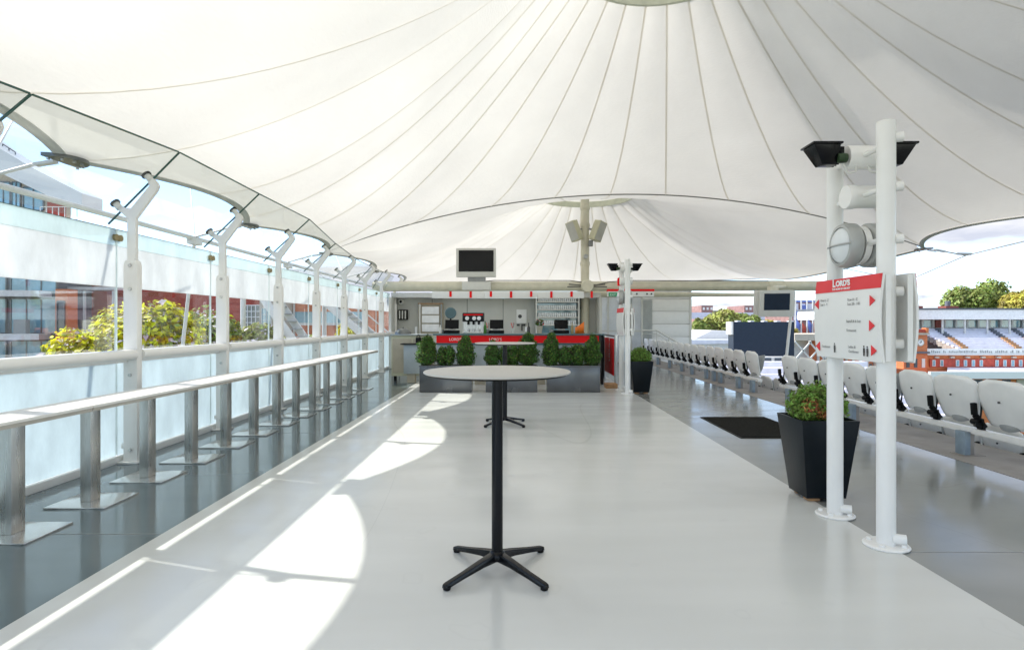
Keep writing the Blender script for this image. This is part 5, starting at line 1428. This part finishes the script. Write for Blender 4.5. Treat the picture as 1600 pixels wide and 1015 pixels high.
# --- pavilion
PVY = 60.0
pv = thing('pavilion', 'long red brick cricket pavilion with tiered white seating and pale roof', 'pavilion', (46, PVY, -10), 'buildings across the ground')
X0, X1 = pxX(1424, PVY), pxX(1760, PVY)
z_ = lambda py, Y=PVY: zat(py, Y)
MB().box(pxX(1290, PVY), X1, PVY - 0.6, PVY + 6, z_(499), z_(484)).build('roof_fascia', 'letter_white', pv, world=True)
MB().box(pxX(1288, PVY), X1, PVY - 0.7, PVY + 6.1, z_(483.9), z_(481.5)).build('roof', 'slate', pv, world=True)
MB().box(X0, X1, PVY + 2, PVY + 5, -10, z_(499.2)).build('rear_wall', 'render_white', pv, world=True)
for k in range(18):
    x = pxX(1424 + k * 18, PVY)
    w = MB().box(x + 0.1, x + 0.98, PVY + 1.9, PVY + 1.98, z_(511), z_(500)).build('window', 'window_blue', pv, world=True)
    MB().box(x - 0.1, x + 0.08, PVY + 1.7, PVY + 1.98, z_(512), z_(499.5)).build('pier', 'plastic_white', pv, world=True)
MB().box(pxX(1479, PVY), pxX(1490, PVY), PVY + 1.5, PVY + 1.69, z_(512), z_(499.5)).build('door', 'brick_dark', pv, world=True)
NR = 11
for k in range(NR):
    u = k / NR
    Y = PVY + 1.4 - 6.4 * u; py_ = 513 + 31 * u
    z = EYE - (py_ - 505) * Y / 920
    MB().box(X0 + 1.2, X1, Y - 0.30, Y, z - 0.20, z).build('seat_row', 'stand_seats', pv, world=True)
    MB().box(X0 + 1.2, X1, Y - 0.6, Y + 0.01, z - 0.7, z - 0.23).build('step', 'concrete', pv, world=True)
    for (a0, a1) in ((1458, 1502), (1540, 1585), (1575, 1622), (1660, 1700)):
        xx0 = pxX(a0 + (a1 - a0) * u, Y)
        MB().box(xx0, xx0 + 0.55, Y - 0.46, Y + 0.02, z - 0.3, z + 0.03).build('aisle_step', 'wood' if k > 4 else 'slate', pv, world=True)
MB().box(X0 + 1.2, X1, PVY - 5.3, PVY + 1.9, -10, z_(556)).build('under_wall', 'render_white', pv, world=True)
for k in range(9): 
    x = pxX(1490 + k * 20 if k < 9 else 0, PVY - 4) if False else pxX(1492 + k * 36, PVY - 2)
    MB().tube((x, PVY - 0.3, z_(524)), (x, PVY - 0.3, z_(499.2)), 0.10, n=8).build('roof_column', 'plastic_white', pv, world=True)
FY = PVY - 5.6
zf = lambda py: zat(py, FY)
MB().box(pxX(1444, FY), pxX(1760, FY), FY, FY + 0.25, zf(553), zf(544.5)).build('name_fascia', 'sign_white', pv, world=True)
b = MB()
rr_ = random.Random(5); x_ = pxX(1455, FY)
while x_ < pxX(1740, FY):
    w_ = rr_.uniform(0.06, 0.13); h_ = rr_.choice((0.16, 0.2, 0.24))
    b.box(x_, x_ + w_, FY - 0.012, FY - 0.002, zf(551), zf(551) + h_); x_ += w_ + rr_.choice((0.06, 0.06, 0.07, 0.3))
b.build('fascia_lettering', 'ink_grey', pv, world=True, kind='stuff')
MB().box(pxX(1446, FY), pxX(1760, FY), FY - 0.3, FY - 0.02, zf(554.5), zf(553.1)).build('cornice', 'plastic_white', pv, world=True)
MB().box(pxX(1440, FY), pxX(1760, FY), FY + 0.02, FY + 3, -10, zf(554.6)).build('brick_wall', 'terracotta', pv, world=True)
MB().box(pxX(1452, FY), pxX(1760, FY), FY - 0.1, FY + 0.01, zf(573), zf(560.5)).build('red_panel_band', 'brick', pv, world=True)
for k in range(24):
    x = pxX(1455 + k * 12.3, FY)
    if k % 5 == 2: continue
    w = MB().box(x, x + 0.30, FY - 0.16, FY - 0.102, zf(572), zf(562)).build('window', 'plastic_white', pv, world=True)
    MB().box(x + 0.07, x + 0.23, FY - 0.19, FY - 0.161, zf(571), zf(563)).build('pane', 'window_blue', w, world=True)
for k in range(12):
    x = pxX(1458 + k * 24, FY); MB().box(x, x + 0.35, FY - 0.32, FY - 0.11, zf(559), zf(556.5)).build('bracket', 'stone', pv, world=True)
LY = FY - 3
zl = lambda py: zat(py, LY)
MB().hexa([(pxX(1480, LY), LY, zl(583)), (pxX(1780, LY), LY, zl(583)), (pxX(1780, FY), FY - 0.2, zf(574)), (pxX(1478, FY), FY - 0.2, zf(574)),
           (pxX(1480, LY), LY, zl(582)), (pxX(1780, LY), LY, zl(582)), (pxX(1780, FY), FY - 0.2, zf(573.3)), (pxX(1478, FY), FY - 0.2, zf(573.3))]).build('lower_roof', 'stand_seats', pv, world=True)
MB().box(pxX(1450, LY), pxX(1780, LY), LY - 0.3, LY - 0.01, zl(591), zl(580)).build('lower_fascia', 'sign_white', pv, world=True)
MB().box(pxX(1450, LY), pxX(1780, LY), LY + 0.3, LY + 2.5, -10, zl(591.5)).build('lower_wall', 'terracotta', pv, world=True)
for k in range(14):
    x = pxX(1460 + k * 22, LY); MB().box(x, x + 0.7, LY + 0.2, LY + 0.29, zl(606), zl(593)).build('window', 'window_dark' if k % 2 else 'stone', pv, world=True)
# turret with clock
tw = thing('clock_turret', 'orange terracotta turret with a round white clock beside the pavilion', 'tower', (pxX(1432, 54), 54, -10))
TY = 54.0; zt = lambda py: zat(py, TY)
MB().box(pxX(1412, TY), pxX(1449, TY), TY, TY + 4, -10, zt(519)).build('body', 'brickwork_orange', tw, world=True)
MB().box(pxX(1410, TY), pxX(1451, TY), TY - 0.15, TY + 4.1, zt(523), zt(520)).build('cornice', 'stone', tw, world=True)
MB().box(pxX(1410, TY), pxX(1451, TY), TY - 0.2, TY + 4.1, zt(552), zt(549)).build('cornice', 'slate', tw, world=True)
for a in (1414, 1425, 1446):
    MB().box(pxX(a, TY), pxX(a + 4, TY), TY - 0.1, TY + 0.5, zt(522), zt(512)).build('pinnacle', 'terracotta', tw, world=True)
MB().box(pxX(1418, TY), pxX(1446, TY), TY - 0.02, TY + 0.3, zt(519), zt(514)).build('parapet', 'brick', tw, world=True)
ck = MB().lathe([(0.001, TY - 0.06), (0.33, TY - 0.06), (0.36, TY - 0.003)], (pxX(1438, TY), 0, zt(535)), 28, 'y').build('clock', 'stone', tw, world=True)
MB().lathe([(0.001, TY - 0.09), (0.25, TY - 0.09), (0.25, TY - 0.061)], (pxX(1438, TY), 0, zt(535)), 24, 'y').build('clock_face', 'letter_white', ck, world=True)
MB().bar((pxX(1438, TY), TY - 0.11, zt(535)), (pxX(1438, TY), TY - 0.11, zt(535) + 0.2), 0.04).build('hand', 'ink', ck, world=True)
MB().bar((pxX(1438, TY), TY - 0.11, zt(535)), (pxX(1438, TY) - 0.14, TY - 0.11, zt(535)), 0.04).build('hand', 'ink', ck, world=True)
for i in range(3):
    MB().box(pxX(1416 + i * 12, TY), pxX(1421 + i * 12, TY), TY - 0.05, TY - 0.003, zt(574), zt(560)).build('window', 'plastic_white' if i == 2 else 'window_dark', tw, world=True)
# orange brick arcade seen under the direction sign
t = thing('brick_arcade', 'orange and cream brick arcade seen beneath the direction sign', 'building', (pxX(1345, 56), 56, -10), 'buildings across the ground')
MB().box(pxX(1272, 56), pxX(1409, 56), 56, 60, -10, zat(530, 56)).build('wall', 'brickwork_orange', t, world=True)
for k in range(12):
    a = 1276 + k * 11
    MB().box(pxX(a, 56), pxX(a + 3, 56), 55.8, 55.99, zat(600, 56), zat(540, 56)).build('cream_pier', 'stone' if k % 3 else 'plastic_white', t, world=True)
    MB().box(pxX(a + 4, 56), pxX(a + 9, 56), 55.93, 55.995, zat(590, 56), zat(568, 56)).build('opening', 'window_dark' if k % 2 else 'brick_dark', t, world=True)
for i, (px, py) in enumerate(((1431, 477), (1487, 476))):
    t = thing('roof_turret', ['small dark cupola above the left end of the pavilion roof', 'small brown chimney stack above the pavilion roof'][i], 'cupola', (pxX(px, 75), 75, zat(484, 75)))
    MB().box(-0.7, 0.9, 0, 1.5, -6, 0.5).build('base', 'brick_dark', t)
    MB().lathe([(0.7, 0.5), (0.55, 0.8), (0.1, 1.05), (0.001, 1.1)] if i == 0 else [(0.3, 0.5), (0.3, 1.1), (0.2, 1.15), (0.001, 1.15)], (0, 0.7, 0), 14).build('cap', 'slate', t)
